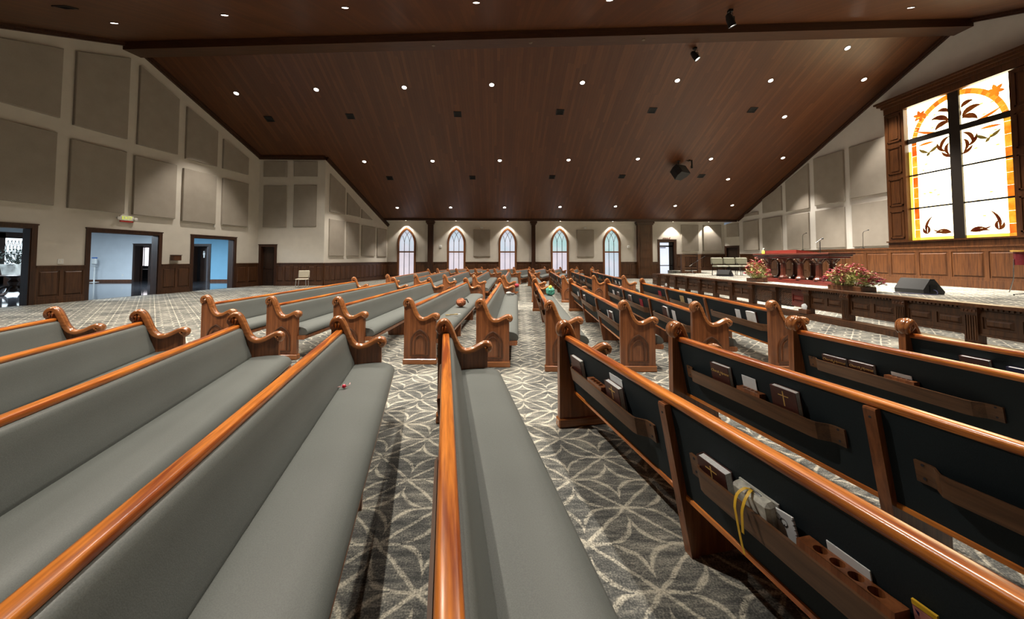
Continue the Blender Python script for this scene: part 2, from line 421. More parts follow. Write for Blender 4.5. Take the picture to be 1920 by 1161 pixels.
def wainscot(mb, w, u0, u1, z0, z1, n, base=0.15, cap=True, th=0.02):
    """oak panelling on wall w: backing, base board, cap and n raised panels"""
    w.slab(mb, u0, u1, z0, z1, 0.0, th)
    w.slab(mb, u0, u1, z0, z0+base, 0.0, th+0.03)
    if cap: w.slab(mb, u0, u1, z1-0.06, z1, 0.0, th+0.03); w.slab(mb, u0, u1, z1-0.02, z1+0.015, 0.0, th+0.05)
    pw = (u1-u0)/n
    for k in range(n):
        a, b = u0+k*pw, u0+(k+1)*pw
        st = min(0.09, pw*0.16)
        w.slab(mb, a, a+st/2, z0+base, z1-0.06, th, th+0.018); w.slab(mb, b-st/2, b, z0+base, z1-0.06, th, th+0.018)
        w.slab(mb, a+st/2, b-st/2, z0+base, z0+base+0.08, th, th+0.018); w.slab(mb, a+st/2, b-st/2, z1-0.15, z1-0.06, th, th+0.018)
        i0, i1, j0, j1 = a+st/2+.03, b-st/2-.03, z0+base+.11, z1-.18
        if i1-i0 > .08:
            g = .03
            out = [w.pt(i0, j0, th), w.pt(i1, j0, th), w.pt(i1, j1, th), w.pt(i0, j1, th)]
            inn = [w.pt(i0+g, j0+g, th+.03), w.pt(i1-g, j0+g, th+.03), w.pt(i1-g, j1-g, th+.03), w.pt(i0+g, j1-g, th+.03)]
            mb.loft([out, inn], False)
def casing(mb, w, u0, u1, z0, z1, cw=0.13, th=0.04, T=0.3):
    w.slab(mb, u0-cw, u0, z0, z1+cw, -0.0, th); w.slab(mb, u1, u1+cw, z0, z1+cw, -0.0, th)
    w.slab(mb, u0-cw, u1+cw, z1, z1+cw, -0.0, th+0.002); w.slab(mb, u0-cw-.02, u1+cw+.02, z1+cw-.03, z1+cw+.01, 0, th+.02)
    w.slab(mb, u0-.001, u0+.02, z0, z1, -T, 0.005); w.slab(mb, u1-.02, u1+.001, z0, z1, -T, 0.005); w.slab(mb, u0, u1, z1-.02, z1+.001, -T, 0.005)
def door_leaf(mb, w, u0, u1, z0, z1, off):
    w.slab(mb, u0, u1, z0, z1, off-.045, off)
    h = z1-z0
    for a, b in ((.08, .36), (.42, .92)):
        i0, i1, j0, j1 = u0+.12, u1-.12, z0+h*a, z0+h*b
        for q in ((i0, i1, j0, j0+.03), (i0, i1, j1-.03, j1), (i0, i0+.03, j0, j1), (i1-.03, i1, j0, j1)):
            w.slab(mb, *q, off, off+.012)

WL = Wall((LA + LD*((YN - LA.y)/LD.y))[:], LB[:], 1)
WAF = Wall(LB[:], (-9.445, 20.56), 1)
WAS = Wall((-9.445, 20.56), (-7.98, YF), 1)
dg = at_y(1359, 480, YF); dr = at_x(1387, 480, XR)
WF = Wall((-7.98, YF), (dg.x, YF), 1)
WD = Wall((dg.x, YF), (XR, dr.y), 1)
WR = Wall((XR, dr.y), (XR, YN), 1)
WN = Wall((XR, YN), WL.A[:], 1)
ZP = 0.60                                             # platform height

# --- left wall with the three foyer openings
o1 = (WL.hit(-95, 500)[0], WL.hit(55, 500)[0]); o2 = (WL.hit(167, 500)[0], WL.hit(295, 500)[0]); o3 = (WL.hit(361, 500)[0], WL.hit(437, 500)[0])
ZD = 2.42
WL.build('wall_left', WALL, [(a, b, 0, ZD) for a, b in (o1, o2, o3)])
m = MB()
for a, b in (o1, o2, o3): casing(m, WL, a, b, 0, ZD)
struct(m, 'trim_1', CASING)
m = MB()
for a, b, n in ((0, o1[0]-.13, 8), (o1[1]+.13, o2[0]-.13, 2), (o2[1]+.13, o3[0]-.13, 2), (o3[1]+.13, WL.L, 2)):
    wainscot(m, WL, a, b, 0, 1.22, n)
struct(m, 'trim_2', WAIN)
# --- alcove block
da = (WAF.hit(485, 500)[0]+.12, WAF.hit(518, 500)[0]-.10)
WAF.build('wall_alcove_front', WALL, [(da[0], da[1], 0, 2.12)])
m = MB(); casing(m, WAF, da[0], da[1], 0, 2.12, 0.12); struct(m, 'trim_3', CASING)
m = MB(); door_leaf(m, WAF, da[0]+.02, da[1]-.02, 0.01, 2.1, -.16)
dd = struct(m, 'door_1', DOORD)
m = MB(); m.sphere(WAF.pt(da[0]+.1, 1.02, -.12), .035); m.build('door_knob', BLKM, dd)
m = MB(); wainscot(m, WAF, da[1]+.12, WAF.L, 0, 1.22, 6)
if da[0]-.12 > .05: wainscot(m, WAF, 0.0, da[0]-.12, 0, 1.22, 1)
struct(m, 'trim_4', WAIN)
WAS.build('wall_alcove_side', WALL)
m = MB(); wainscot(m, WAS, 0, WAS.L, 0, 1.22, 14); struct(m, 'trim_5', WAIN)

# --- far wall with gothic windows and the exterior door
def gothic(u, hw, spring, rise, n=9):
    """pointed arch outline from left spring to right spring"""
    R = (hw*hw + rise*rise)/(2*hw)
    pts = []
    a1 = math.asin(min(1, rise/R))
    for k in range(n+1):
        a = a1*k/n; pts.append((u - hw + R - R*math.cos(a), spring + R*math.sin(a)))
    return pts + [(2*u - p[0], p[1]) for p in pts[::-1][1:]]
WINX = [762.9, 855.8, 951.7, 1049.3, 1146.5]
wins = []
for x in WINX:
    u, z = WF.hit(x, 424.5)
    wins.append(u)
HW, SPR, RISE, SILL = 0.56, 2.58, 1.05, 0.12
fd = (WF.hit(1237, 480)[0], WF.hit(1264, 480)[0]); ZFD = WF.hit(1250, 453.5)[1]
arch = []
for u in wins:
    arch.append(dict(u0=u-HW, u1=u+HW, z0=SILL, pts=[(u-HW, SILL)] + gothic(u, HW, SPR, RISE) + [(u+HW, SILL)]))
# keep the piece above the sill only: polygon runs round the opening
for a in arch: a['pts'] = a['pts'][1:-1]
ZS = ZE - 0.10
class _T: pass
WF.build('wall_far', WALL, [(fd[0], fd[1], 0, ZFD)], arch, top=lambda P: ZE)
GL1 = emit('art_glass_teal', (0.42, 0.66, 0.66), 0.85, (0.62, 0.74, 0.78), 1.6)
GL2 = emit('art_glass_lavender', (0.68, 0.64, 0.74), 0.9, (0.80, 0.72, 0.78), 1.2)
GL3 = emit('art_glass_pale_blue', (0.56, 0.66, 0.76), 0.9, (0.70, 0.70, 0.80), 1.2)
FRAMEW = wood('window_frame_oak', (0.10, 0.035, 0.013), (0.24, 0.095, 0.035), 'z', 0.35)
for i, u in enumerate(wins):
    t = bpy.data.objects.new('window_%d' % (i+1), None); C.objects.link(t); t['kind'] = 'structure'
    m = MB()
    outer = [(u-HW-.11, SILL-.12)] + gothic(u, HW+.11, SPR, RISE+.17) + [(u+HW+.11, SILL-.12)]
    inner = [(u-HW+.03, SILL)] + gothic(u, HW-.03, SPR, RISE-.04) + [(u+HW-.03, SILL)]
    rings = []
    for off0, off1 in ((0, 0.05),):
        for k in range(len(outer)):
            rings.append([WF.pt(outer[k][0], outer[k][1], -.02), WF.pt(outer[k][0], outer[k][1], .05), WF.pt((outer[k][0]+inner[k][0])/2, (outer[k][1]+inner[k][1])/2, .075), WF.pt(inner[k][0], inner[k][1], .05), WF.pt(inner[k][0], inner[k][1], -.16)])
    m.loft(rings, False)
    WF.slab(m, u-HW-.16, u+HW+.16, SILL-.14, SILL, -.1, .12)
    WF.slab(m, u-HW, u+HW, 1.92, 2.02, -.13, -.02)
    m.build('window_frame', FRAMEW, t)
    m = MB()
    ztr = 1.97
    lo = [(u-HW+.02, SILL), (u+HW-.02, SILL), (u+HW-.02, ztr), (u-HW+.02, ztr)]
    m.prism(lo, lambda p, q: WF.pt(p[0], p[1], q), -.115, -.10)
    m.build('lower_pane', GL2 if i < 4 else GL3, t)
    m = MB()
    hi = [(u-HW+.02, ztr), (u-HW+.02, SPR)] + gothic(u, HW-.02, SPR, RISE-.03)[1:-1] + [(u+HW-.02, SPR), (u+HW-.02, ztr)]
    m.prism(hi, lambda p, q: WF.pt(p[0], p[1], q), -.115, -.10)
    m.build('upper_pane', GL1 if i in (3, 4) else GL3, t)
    m = MB()
    for sx in (-HW/3, HW/3): WF.slab(m, u+sx-.018, u+sx+.018, SILL, SPR+.05, -.10, -.07)
    R = ((HW)**2 + RISE**2)/(2*HW)
    for c0, sg in ((u-HW/3, 1), (u+HW/3, -1), (u-HW/3, -1), (u+HW/3, 1)):
        pts = []
        for k in range(14):
            a = k/13*1.25; x = c0 + sg*(R - R*math.cos(a)); z = SPR + R*math.sin(a)
            g = gothic(u, HW, SPR, RISE)
            # stop at the outline of the arch
            xx = abs(x-u); lim = 0
            ok = (z-SPR)**2 + (xx + (R-HW))**2 <= R*R
            if not ok: break
            pts.append(WF.pt(x, z, -.085))
        if len(pts) > 1: m.tube(pts, .016, 5)
    m.build('muntins', CASING, t)
# exterior glass door
t = bpy.data.objects.new('door_2', None); C.objects.link(t); t['kind'] = 'structure'
m = MB(); casing(m, WF, fd[0], fd[1], 0, ZFD, 0.17); m.build('door_casing', CASING, t)
m = MB(); fw = fd[1]-fd[0]
for q in ((fd[0]+.02, fd[0]+.06, 0, ZFD), (fd[1]-fw*.30, fd[1]-.02, 0, ZFD), (fd[0], fd[1], ZFD*.86, ZFD*.90), (fd[0], fd[1], 0, .26), (fd[0], fd[1], .93, .99), (fd[0], fd[1], ZFD-.06, ZFD)):
    WF.slab(m, *q, -.2, -.12)
m.build('door_stile', BLKM, t)
m = MB(); WF.slab(m, fd[0]+.05, fd[1]-fw*.28, .25, ZFD-.05, -.17, -.16); m.build('glass', emit('door_glass', (0.74, 0.80, 0.93), 1.0, (0.80, 0.85, 0.95), 1.0), t)
m = MB(); WF.slab(m, fd[0]+.08, fd[0]+.5, ZFD*.83, ZFD*.85, -.12, -.06); m.build('door_closer', BLKM, t)
# wainscot on the far wall
m = MB()
edges = [0.0]
for u in wins: edges += [u-HW-.11, u+HW+.11]
edges += [fd[0]-.17]
for k in range(0, len(edges), 2):
    wd = edges[k+1]-edges[k]
    if wd > .1: wainscot(m, WF, edges[k], edges[k+1], 0, 1.22, max(1, round(wd/.75)))
wainscot(m, WF, fd[1]+.17, WF.L, ZP, ZP+1.2, 7)
struct(m, 'trim_6', WAIN)
# corner wall with door, right wall
WD.build('wall_corner', WALL, [(.12, WD.L-.12, ZP, ZP+1.72)], top=lambda P: min(ZE, zceil(P.x, P.y)+.04))
m = MB(); casing(m, WD, .12, WD.L-.12, ZP, ZP+1.72, .10); struct(m, 'trim_7', CASING)
m = MB(); door_leaf(m, WD, .14, WD.L-.14, ZP, ZP+1.70, -.14); struct(m, 'door_3', DOORD)
WR.build('wall_right', WALLW)
WN.build('wall_near', WALL)
m = MB(); wainscot(m, WR, .08, WR.L, ZP, ZP+1.2, 30); struct(m, 'trim_8', WAINL)
# floor, ceilings
m = MB(); m.box(-17.6, 18.3, YN-.3, YF+.3, -.2, 0); struct(m, 'floor', CARPET)
m = MB()
x0, x1 = -18.2, 18.2
def slabq(m, a, b, c, d, T=.25):
    vs = [Vector(p) for p in (a, b, c, d)]
    m.hexa(vs + [p + Vector((0, 0, T)) for p in vs])
slabq(m, (x0, yridge(x0), zfar(x0, yridge(x0))), (x1, yridge(x1), zfar(x1, yridge(x1))), (x1, YE, ZE), (x0, YE, ZE))
slabq(m, (x0, YN-.3, znear(x0, YN-.3)), (x1, YN-.3, znear(x1, YN-.3)), (x1, yridge(x1), zfar(x1, yridge(x1))), (x0, yridge(x0), zfar(x0, yridge(x0))))
struct(m, 'ceiling', CEIL)
# flat soffit over the windows and its dark crown
m = MB(); m.box(-8.5, XR+.2, YE, YF+.3, ZE-.06, ZE+.2); struct(m, 'ceiling_soffit', WALLW)
m = MB(); m.box(-8.3, XR, YE-.07, YE+.03, ZE-.10, ZE+.06); m.box(-8.3, XR, YE-.13, YE-.05, ZE-.03, ZE+.10); struct(m, 'trim_9', CASING)
# ridge beam
m = MB()
bz = .42
a, b = Vector((x0, yridge(x0))), Vector((x1, yridge(x1)))
for off0, off1, dz in ((-.28, .22, .0),):
    za, zb = zfar(a.x, a.y) - bz, zfar(b.x, b.y) - bz
    m.hexa([(a.x, a.y+off0, za), (b.x, b.y+off0, zb), (b.x, b.y+off1, zb), (a.x, a.y+off1, za), (a.x, a.y+off0, za+bz), (b.x, b.y+off0, zb+bz), (b.x, b.y+off1, zb+bz), (a.x, a.y+off1, za+bz)])
    m.hexa([(a.x, a.y+off1, za), (b.x, b.y+off1, zb), (b.x, b.y+off1+.1, zb), (a.x, a.y+off1+.1, za), (a.x, a.y+off1, za+.12), (b.x, b.y+off1, zb+.12), (b.x, b.y+off1+.1, zb+.12), (a.x, a.y+off1+.1, za+.12)])
struct(m, 'ceiling_beam', wood('beam_wood', (0.045, 0.017, 0.008), (0.085, 0.035, 0.015), 'x', 0.4))
# dark crown trim where the gable walls meet the ceiling
m = MB()
def rake(w, ulist, h=.16, t=.10):
    for ua, ub in zip(ulist, ulist[1:]):
        A_, B_ = w.pt(ua, 0), w.pt(ub, 0); za, zb = zceil(A_.x, A_.y), zceil(B_.x, B_.y)
        w.slab(m, ua, ub, za-h, za+.03, -.02, t, z1b=zb+.03, z0b=zb-h)
        w.slab(m, ua, ub, za-h*.55, za+.03, t, t+.06, z1b=zb+.03, z0b=zb-h*.55)
def ridge_u(w):
    best = min(range(1001), key=lambda k: abs(w.pt(w.L*k/1000, 0).y - yridge(w.pt(w.L*k/1000, 0).x))); return w.L*best/1000
rake(WL, [0, ridge_u(WL), WL.L]); rake(WAF, [0, WAF.L]); rake(WAS, [0, WAS.L]); rake(WR, [0.0, ridge_u(WR), WR.L])
struct(m, 'trim_10', CASING)

# ------------------------------------------------------------------ acoustic panels
def acoustic(w, q, label, group, th=0.10):
    xl, xr, ytl, ytr, ybl, ybr = q
    ua = w.hit(xl, (ytl+ybl)/2, th)[0]; ub = w.hit(xr, (ytr+ybr)/2, th)[0]
    zb = (w.hit(xl, ybl, th)[1] + w.hit(xr, ybr, th)[1])/2
    za1, za2 = w.hit(xl, ytl, th)[1], w.hit(xr, ytr, th)[1]
    if abs(za1-za2) < .5: za1 = za2 = (za1+za2)/2
    g = .015; m = MB()
    def ring(d, off): return [w.pt(ua+d, zb+d, off), w.pt(ub-d, zb+d, off), w.pt(ub-d, max(za2-d, zb+d+.01), off), w.pt(ua+d, max(za1-d, zb+d+.01), off)]
    m.loft([ring(0, 0.003), ring(0, th-g), ring(g, th)], False)
    tag(m.build('acoustic_panel', PANELF), label, 'wall panel', group)
gl = 'acoustic panels on the left wall'
for i, q in enumerate([(-52, 117, 60, 90, 172, 225), (143, 243, 94, 108, 234, 263), (262, 336, 121, 186, 271, 291), (351, 409, 199, 246, 298, 313), (420, 467, 260, 297, 316, 328)]):
    acoustic(WL, q, 'taupe fabric wall panel, %s from the left in the upper row on the left wall' % ORD[i], gl)
for i, q in enumerate([(-60, 105, 205, 250, 366, 388), (132, 236, 258, 286, 389, 402), (252, 331, 291, 309, 400, 413), (344, 406, 315, 329, 413, 422), (418, 466, 333, 346, 422, 425)]):
    acoustic(WL, q, 'taupe fabric wall panel, %s from the left in the lower row on the left wall' % ORD[i], gl)
for q, lb in (((494, 538, 302, 302, 332, 332), 'short grey panel, upper left of four above the dark side door'), ((551, 595, 302, 302, 331, 331), 'short grey panel, upper right of four above the small chair'),
              ((493, 537, 348, 348, 426, 426), 'tall grey panel, lower left of four above the dark side door'), ((550, 593, 347, 347, 425, 425), 'tall grey panel, lower right of four above the small chair')):
    acoustic(WAF, q, lb, 'acoustic panels on the alcove front', .05)
for i, q in enumerate([(620, 648, 325, 353, 398, 402), (652, 676, 361, 389, 402, 408), (679, 699, 392, 412, 409, 413)]):
    acoustic(WAS, q, 'taupe panel with sloping top, %s from the left on the wall beside the gothic windows' % ORD[i], 'acoustic panels on the alcove side', .07)
for i, q in enumerate([(618, 646, 410, 415, 480, 480), (651, 674, 416, 420, 480, 480), (679, 704, 422, 427, 480, 480), (708, 725, 428, 431, 481, 481)]):
    acoustic(WAS, q, 'tall taupe panel, %s from the left in the lower row beside the gothic windows' % ORD[i], 'acoustic panels on the alcove side', .07)
for q, lb in (((887.5, 919, 430.5, 430.5, 481, 481), 'taupe wall panel between the second and third gothic windows'), ((1082, 1114, 431, 431, 481.5, 481.5), 'taupe wall panel between the fourth and fifth gothic windows'),
              ((1278, 1310, 422, 422, 471, 471), 'taupe wall panel just right of the exterior glass door'), ((1319.5, 1353, 422, 422, 471, 471), 'brightly lit taupe wall panel second right of the exterior glass door')):
    acoustic(WF, q, lb, 'acoustic panels on the window wall')
acoustic(WD, (1362, 1385, 419, 419, 444, 444), 'small taupe panel above the narrow corner door', 'acoustic panels on the chancel wall', .05)
for i, q in enumerate([(1395, 1420, 405, 393, 406, 403), (1429, 1464, 374, 348, 400, 395), (1472.5, 1515, 341, 306, 397.5, 391), (1525.5, 1581, 296, 283, 387, 377), (1592.5, 1665, 274, 257, 374, 359)]):
    acoustic(WR, q, 'taupe panel, %s from the left in the upper row on the chancel wall' % ORD[i], 'acoustic panels on the chancel wall')
for i, q in enumerate([(1393, 1421, 415, 413, 470, 469), (1429, 1465, 410, 406, 470, 469), (1475, 1516, 404, 398, 468, 466), (1529, 1583, 395, 388, 466, 463), (1597, 1665, 383, 375, 463, 461)]):
    acoustic(WR, q, 'taupe panel, %s from the left in the lower row on the chancel wall' % ORD[i], 'acoustic panels on the chancel wall')

# ------------------------------------------------------------------ ceiling fittings
def spot(P, power, size=80, blend=0.5, col=(1.0, 0.91, 0.79), rad=0.07, dirn=None):
    l = bpy.data.lights.new('downlight_lamp', 'SPOT'); l.energy = power*2.25; l.spot_size = math.radians(size); l.spot_blend = blend
    l.color = col; l.shadow_soft_size = rad
    o = bpy.data.objects.new('downlight_lamp', l); C.objects.link(o); o.location = P
    if dirn is not None: o.rotation_euler = Vector(dirn).to_track_quat('-Z', 'Y').to_euler()
    return o
def slope_frame(P, n):
    n = Vector(n); n = -n if n.z > 0 else n           # downward normal
    x = Vector((1, 0, 0)); y = n.cross(x).normalized(); x = y.cross(n)
    return frame(P, x, y, n)
proto_can = None
def can(P, n, label, group, r=0.10):
    global proto_can
    Mx = slope_frame(P, n)
    if proto_can is None:
        proto_can = thing('recessed_downlight', label, 'ceiling light', None, group)
        m = MB(); k = 20
        m.loft([[(rr*math.cos(2*PI*i/k), rr*math.sin(2*PI*i/k), z) for i in range(k)] for rr, z in ((.115, -.01), (.115, .012), (.095, .016), (.09, .004), (.09, -.01))], True, caps=False)
        m.build('trim_ring', CASING, proto_can)
        m = MB(); m.lathe([(.001, .0), (.088, .0), (.088, .008), (.001, .008)], n=20); m.build('lens', LENS, proto_can)
        o = proto_can
    else:
        o = copy_tree(proto_can)
    o.matrix_world = Mx @ Matrix.Scale(r/.10, 4); tag(o, label, 'ceiling light', group)
    return o
fn = (0, KF, 1)
ROWS = [('highest row on the far slope', [(443,175),(593,168),(758,164),(922,159),(1092,155),(1270,151),(1445,151),(1620,149)]),
        ('middle row on the far slope', [(683,303),(811,302),(937,301),(1066,300),(1196,298),(1333,298),(1468,296)]),
        ('lowest row on the far slope', [(745,389.5),(845,389),(946,389),(1050,388),(1154,387),(1266,386),(1373,385)])]
PW = [780, 540, 270]
for (rn, pts), pw in zip(ROWS, PW):
    for i, (x, y) in enumerate(pts):
        P = on_far_slope(x, y)
        can(P, fn, 'lit recessed ceiling light, %s from the left in the %s' % (ORD[i], rn), 'recessed lights in the plank ceiling')
        edge = i == 0 or i == len(pts)-1
        spot(P - Vector((0, 0, .08)), pw*(.85 if edge else 1.15), 72 if edge else 104, .5 if edge else .9)
for (x, y), lb in zip([(1589, 90), (1471, 219), (1365, 336)], ['lit recessed light nearest the ridge beam at right', 'lit recessed light between the highest and middle rows at right', 'lit recessed light between the middle and lowest rows at right']):
    P = on_far_slope(x, y); can(P, fn, lb, 'recessed lights in the plank ceiling'); spot(P - Vector((0, 0, .08)), 1500, 84, .6)
for i, (x, y) in enumerate([(214, 43), (421, 28), (647, 14), (893, 4.5), (1143, 0), (1708, 14)]):
    P = on_near_slope(x, y); can(P, NN, 'lit recessed light, %s from the left on the dark near slope above the ridge beam' % ORD[i], 'recessed lights in the plank ceiling')
    spot(P - Vector((0, 0, .08)), 800 if i else 420, 92 if i else 64, .8)
for i, x in enumerate(WINX):
    P = Vector((WF.pt(wins[i], 0).x, (YE+YF)/2+.02, ZE-.062)); can(P, (0, 0, 1), 'small recessed soffit light above the %s gothic window from the left' % ORD[i], 'soffit lights', .075)
    spot(P - Vector((0, 0, .05)), 75, 95, .35, rad=.03)
for i, (x, lb) in enumerate(((1262, 'small recessed soffit light above the exterior glass door'), (1329, 'small recessed soffit light above the bright panel by the corner'))):
    P = at_y(x, 416.5, (YE+YF)/2); P.z = ZE-.062; can(P, (0, 0, 1), lb, 'soffit lights', .075); spot(P - Vector((0, 0, .05)), 130, 90, .3, rad=.03)
# unseen lamps without fixtures, added overhead to light the near pews
for x in (-11.5, -7, -2.5, 2, 6.5, 11):
    for y, pw in ((8.6, 640), (3.6, 480)):
        spot((x, y, znear(x, y)-.08), pw*(.6 if x < -11 else 1.15), 72 if x < -11 else 112, .9)
proto_vent = None
def vent(P, n, label, group):
    global proto_vent
    if proto_vent is None:
        proto_vent = thing('ceiling_vent', label, 'vent', None, group)
        m = MB()
        for q in ((-.17, .17, -.17, -.13), (-.17, .17, .13, .17), (-.17, -.13, -.13, .13), (.13, .17, -.13, .13)): m.box(*q, -.005, .02)
        m.build('frame', BLKM, proto_vent)
        m = MB(); m.box(-.13, .13, -.13, .13, -.005, .002)
        for k in range(6):
            y = -.11+k*.044; m.box(-.13, .13, y-.004, y+.004, .002, .014)
        m.build('louvers', BLACK, proto_vent); o = proto_vent
    else: o = copy_tree(proto_vent)
    o.matrix_world = slope_frame(P, n); tag(o, label, 'vent', group)
for rn, pts in (('upper', [(505,223),(657,218),(858,214),(1050,210),(1223,207),(1411,206)]), ('lower', [(731,334),(886,333),(1035,332),(1166,331),(1315,330)])):
    for i, (x, y) in enumerate(pts): vent(on_far_slope(x, y), fn, 'small black square vent, %s from the left in the %s vent row' % (ORD[i], rn), 'ceiling vents')
vent(on_near_slope(122, 13), NN, 'black vent in the dark near slope at the upper left', 'ceiling vents')
# sprinkler heads under the ridge beam
for i, (x, y) in enumerate([(814, 66), (995, 60), (1212, 52)]):
    P = at_plane(x, y, (RR.x, RR.y, zfar(RR.x, RR.y)-bz), (0, 0, 1))
    xx = P.x; zz = zfar(xx, yridge(xx)) - bz
    m = MB(); m.lathe([(.001, 0), (.07, 0), (.06, -.03), (.001, -.035)], (xx, yridge(xx), zz), 14)
    tag(m.build('smoke_detector', plain('detector_plastic_%d' % i, (.16, .12, .09), .5)), 'small round detector under the ridge beam, %s of three from the left' % ORD[i], 'detector', 'detectors on the ridge beam')
# theatre spotlights
def stage_light(P, n, aim, label):
    t = thing('stage_light', label, 'stage light', frame(P, (1, 0, 0), (0, 1, 0), (0, 0, 1)), 'stage lights at the ridge')
    m = MB(); m.box(-.06, .06, -.06, .06, -.10, -.03); m.tube([(0, 0, -.05), (0, 0, -.22)], .02); m.build('clamp', BLKM, t)
    m = MB(); m.tube([(-.13, 0, -.38), (-.13, 0, -.24), (0, 0, -.22), (.13, 0, -.24), (.13, 0, -.38)], .014); m.build('yoke', BLKM, t)
    d = Vector(aim).normalized(); c = Vector((0, 0, -.38)); z = d; x = z.orthogonal().normalized(); y = z.cross(x)
    Mx = frame(c, x, y, z)
    m = MB(); m.lathe([(.03, -.24), (.08, -.2), (.11, -.05), (.115, .16), (.125, .18), (.105, .18), (.1, .1)], n=20, M=Mx); m.build('housing', BLACK, t, angle=30)
    m = MB(); m.lathe([(.001, .14), (.1, .14), (.1, .15), (.001, .15)], n=20, M=Mx); m.build('lens', LENS, t)
    m = MB(); m.tube([(0, 0, -.04), (.12, .05, -.12), (.08, .1, -.3), tuple(c - d*.2)], .008); m.build('cable', BLACK, t)
    w = P + c + d*.22
    spot(w, 4600, 56, .8, (1, .93, .80), .08, d)
P1, P2 = on_far_slope(1303, 88), on_near_slope(1369, 17)
tgt = Vector((10.5, 12.2, 1.4))
stage_light(P1, fn, (.55, -.25, -1), 'black stage light hanging below the ridge beam from the far slope')
stage_light(P2, NN, (.45, .1, -1), 'black stage light hanging in front of the ridge beam')
# hanging loudspeaker
P = on_far_slope(1274, 303)
t = thing('hanging_loudspeaker', 'black loudspeaker hanging from the plank ceiling at right', 'loudspeaker', frame(P, (1, 0, 0), (0, 1, 0), (0, 0, 1)))
Mx = Matrix.Translation((0, 0, -.62)) @ Matrix.Rotation(math.radians(28), 4, 'Z') @ Matrix.Rotation(math.radians(-32), 4, 'X')
m = MB()
poly = [(-.40, -.30), (.40, -.30), (.42, .0), (.26, .34), (-.26, .34), (-.42, .0)]
m.prism(poly, lambda p, a: Mx @ Vector((p[0], p[1], a)), -.30, .30); m.build('cabinet', BLACK, t)
m = MB(); m.box(-.36, .36, -.33, -.305, -.26, .26, Mx, .01); m.build('grille', plain('grille_black', (.02, .02, .022), .7), t)
m = MB(); m.tube([(-.05, 0, .1), (-.05, 0, -.35)], .025); m.box(-.14, .04, -.07, .07, -.02, .03); m.build('bracket', BLKM, t)
P = on_far_slope(1297, 301)
t = thing('ceiling_bracket', 'small black angled bracket on the ceiling beside the hanging loudspeaker', 'bracket', frame(P, (1, 0, 0), (0, 1, 0), (0, 0, 1)))
m = MB(); m.box(-.03, .03, -.03, .03, -.34, .02); m.box(-.34, .03, -.02, .02, -.03, .0); m.box(-.2, -.1, -.06, .06, -.05, .05); m.build('arm', BLKM, t)
m = MB(); m.box(-.045, .045, -.05, .05, -.46, -.3, None, .01); m.build('sensor_head', BLACK, t)

# ------------------------------------------------------------------ pews
PANEL = [(0, 0), (.445, 0), (.445, .53), (.445, .60), (.42, .66), (.36, .645), (.30, .615), (.25, .605), (.215, .62), (.185, .665), (.16, .72), (.135, .78), (.105, .84), (.07, .875), (.03, .87), (.005, .845), (0, .80)]
CAPP = [(.012, .775), (-.010, .80), (-.016, .835), (-.004, .875), (.028, .905), (.065, .910), (.10, .885), (.128, .835), (.152, .775), (.178, .71), (.21, .66), (.25, .636), (.30, .643), (.35, .668), (.40, .692), (.44, .698), (.473, .684), (.488, .652), (.478, .615), (.452, .598)]
def spline(pts, sub=3):
    out = []
    n = len(pts)
    for i in range(n-1):
        p0, p1, p2, p3 = pts[max(i-1, 0)], pts[i], pts[i+1], pts[min(i+2, n-1)]
        for k in range(sub):
            t = k/sub
            out.append(tuple(.5*((2*p1[j]) + (-p0[j]+p2[j])*t + (2*p0[j]-5*p1[j]+4*p2[j]-p3[j])*t*t + (-p0[j]+3*p1[j]-3*p2[j]+p3[j])*t**3) for j in range(len(p1))))
    out.append(pts[-1]); return out
def vrear(z): return .05 + (.77 - z)*.09/.47
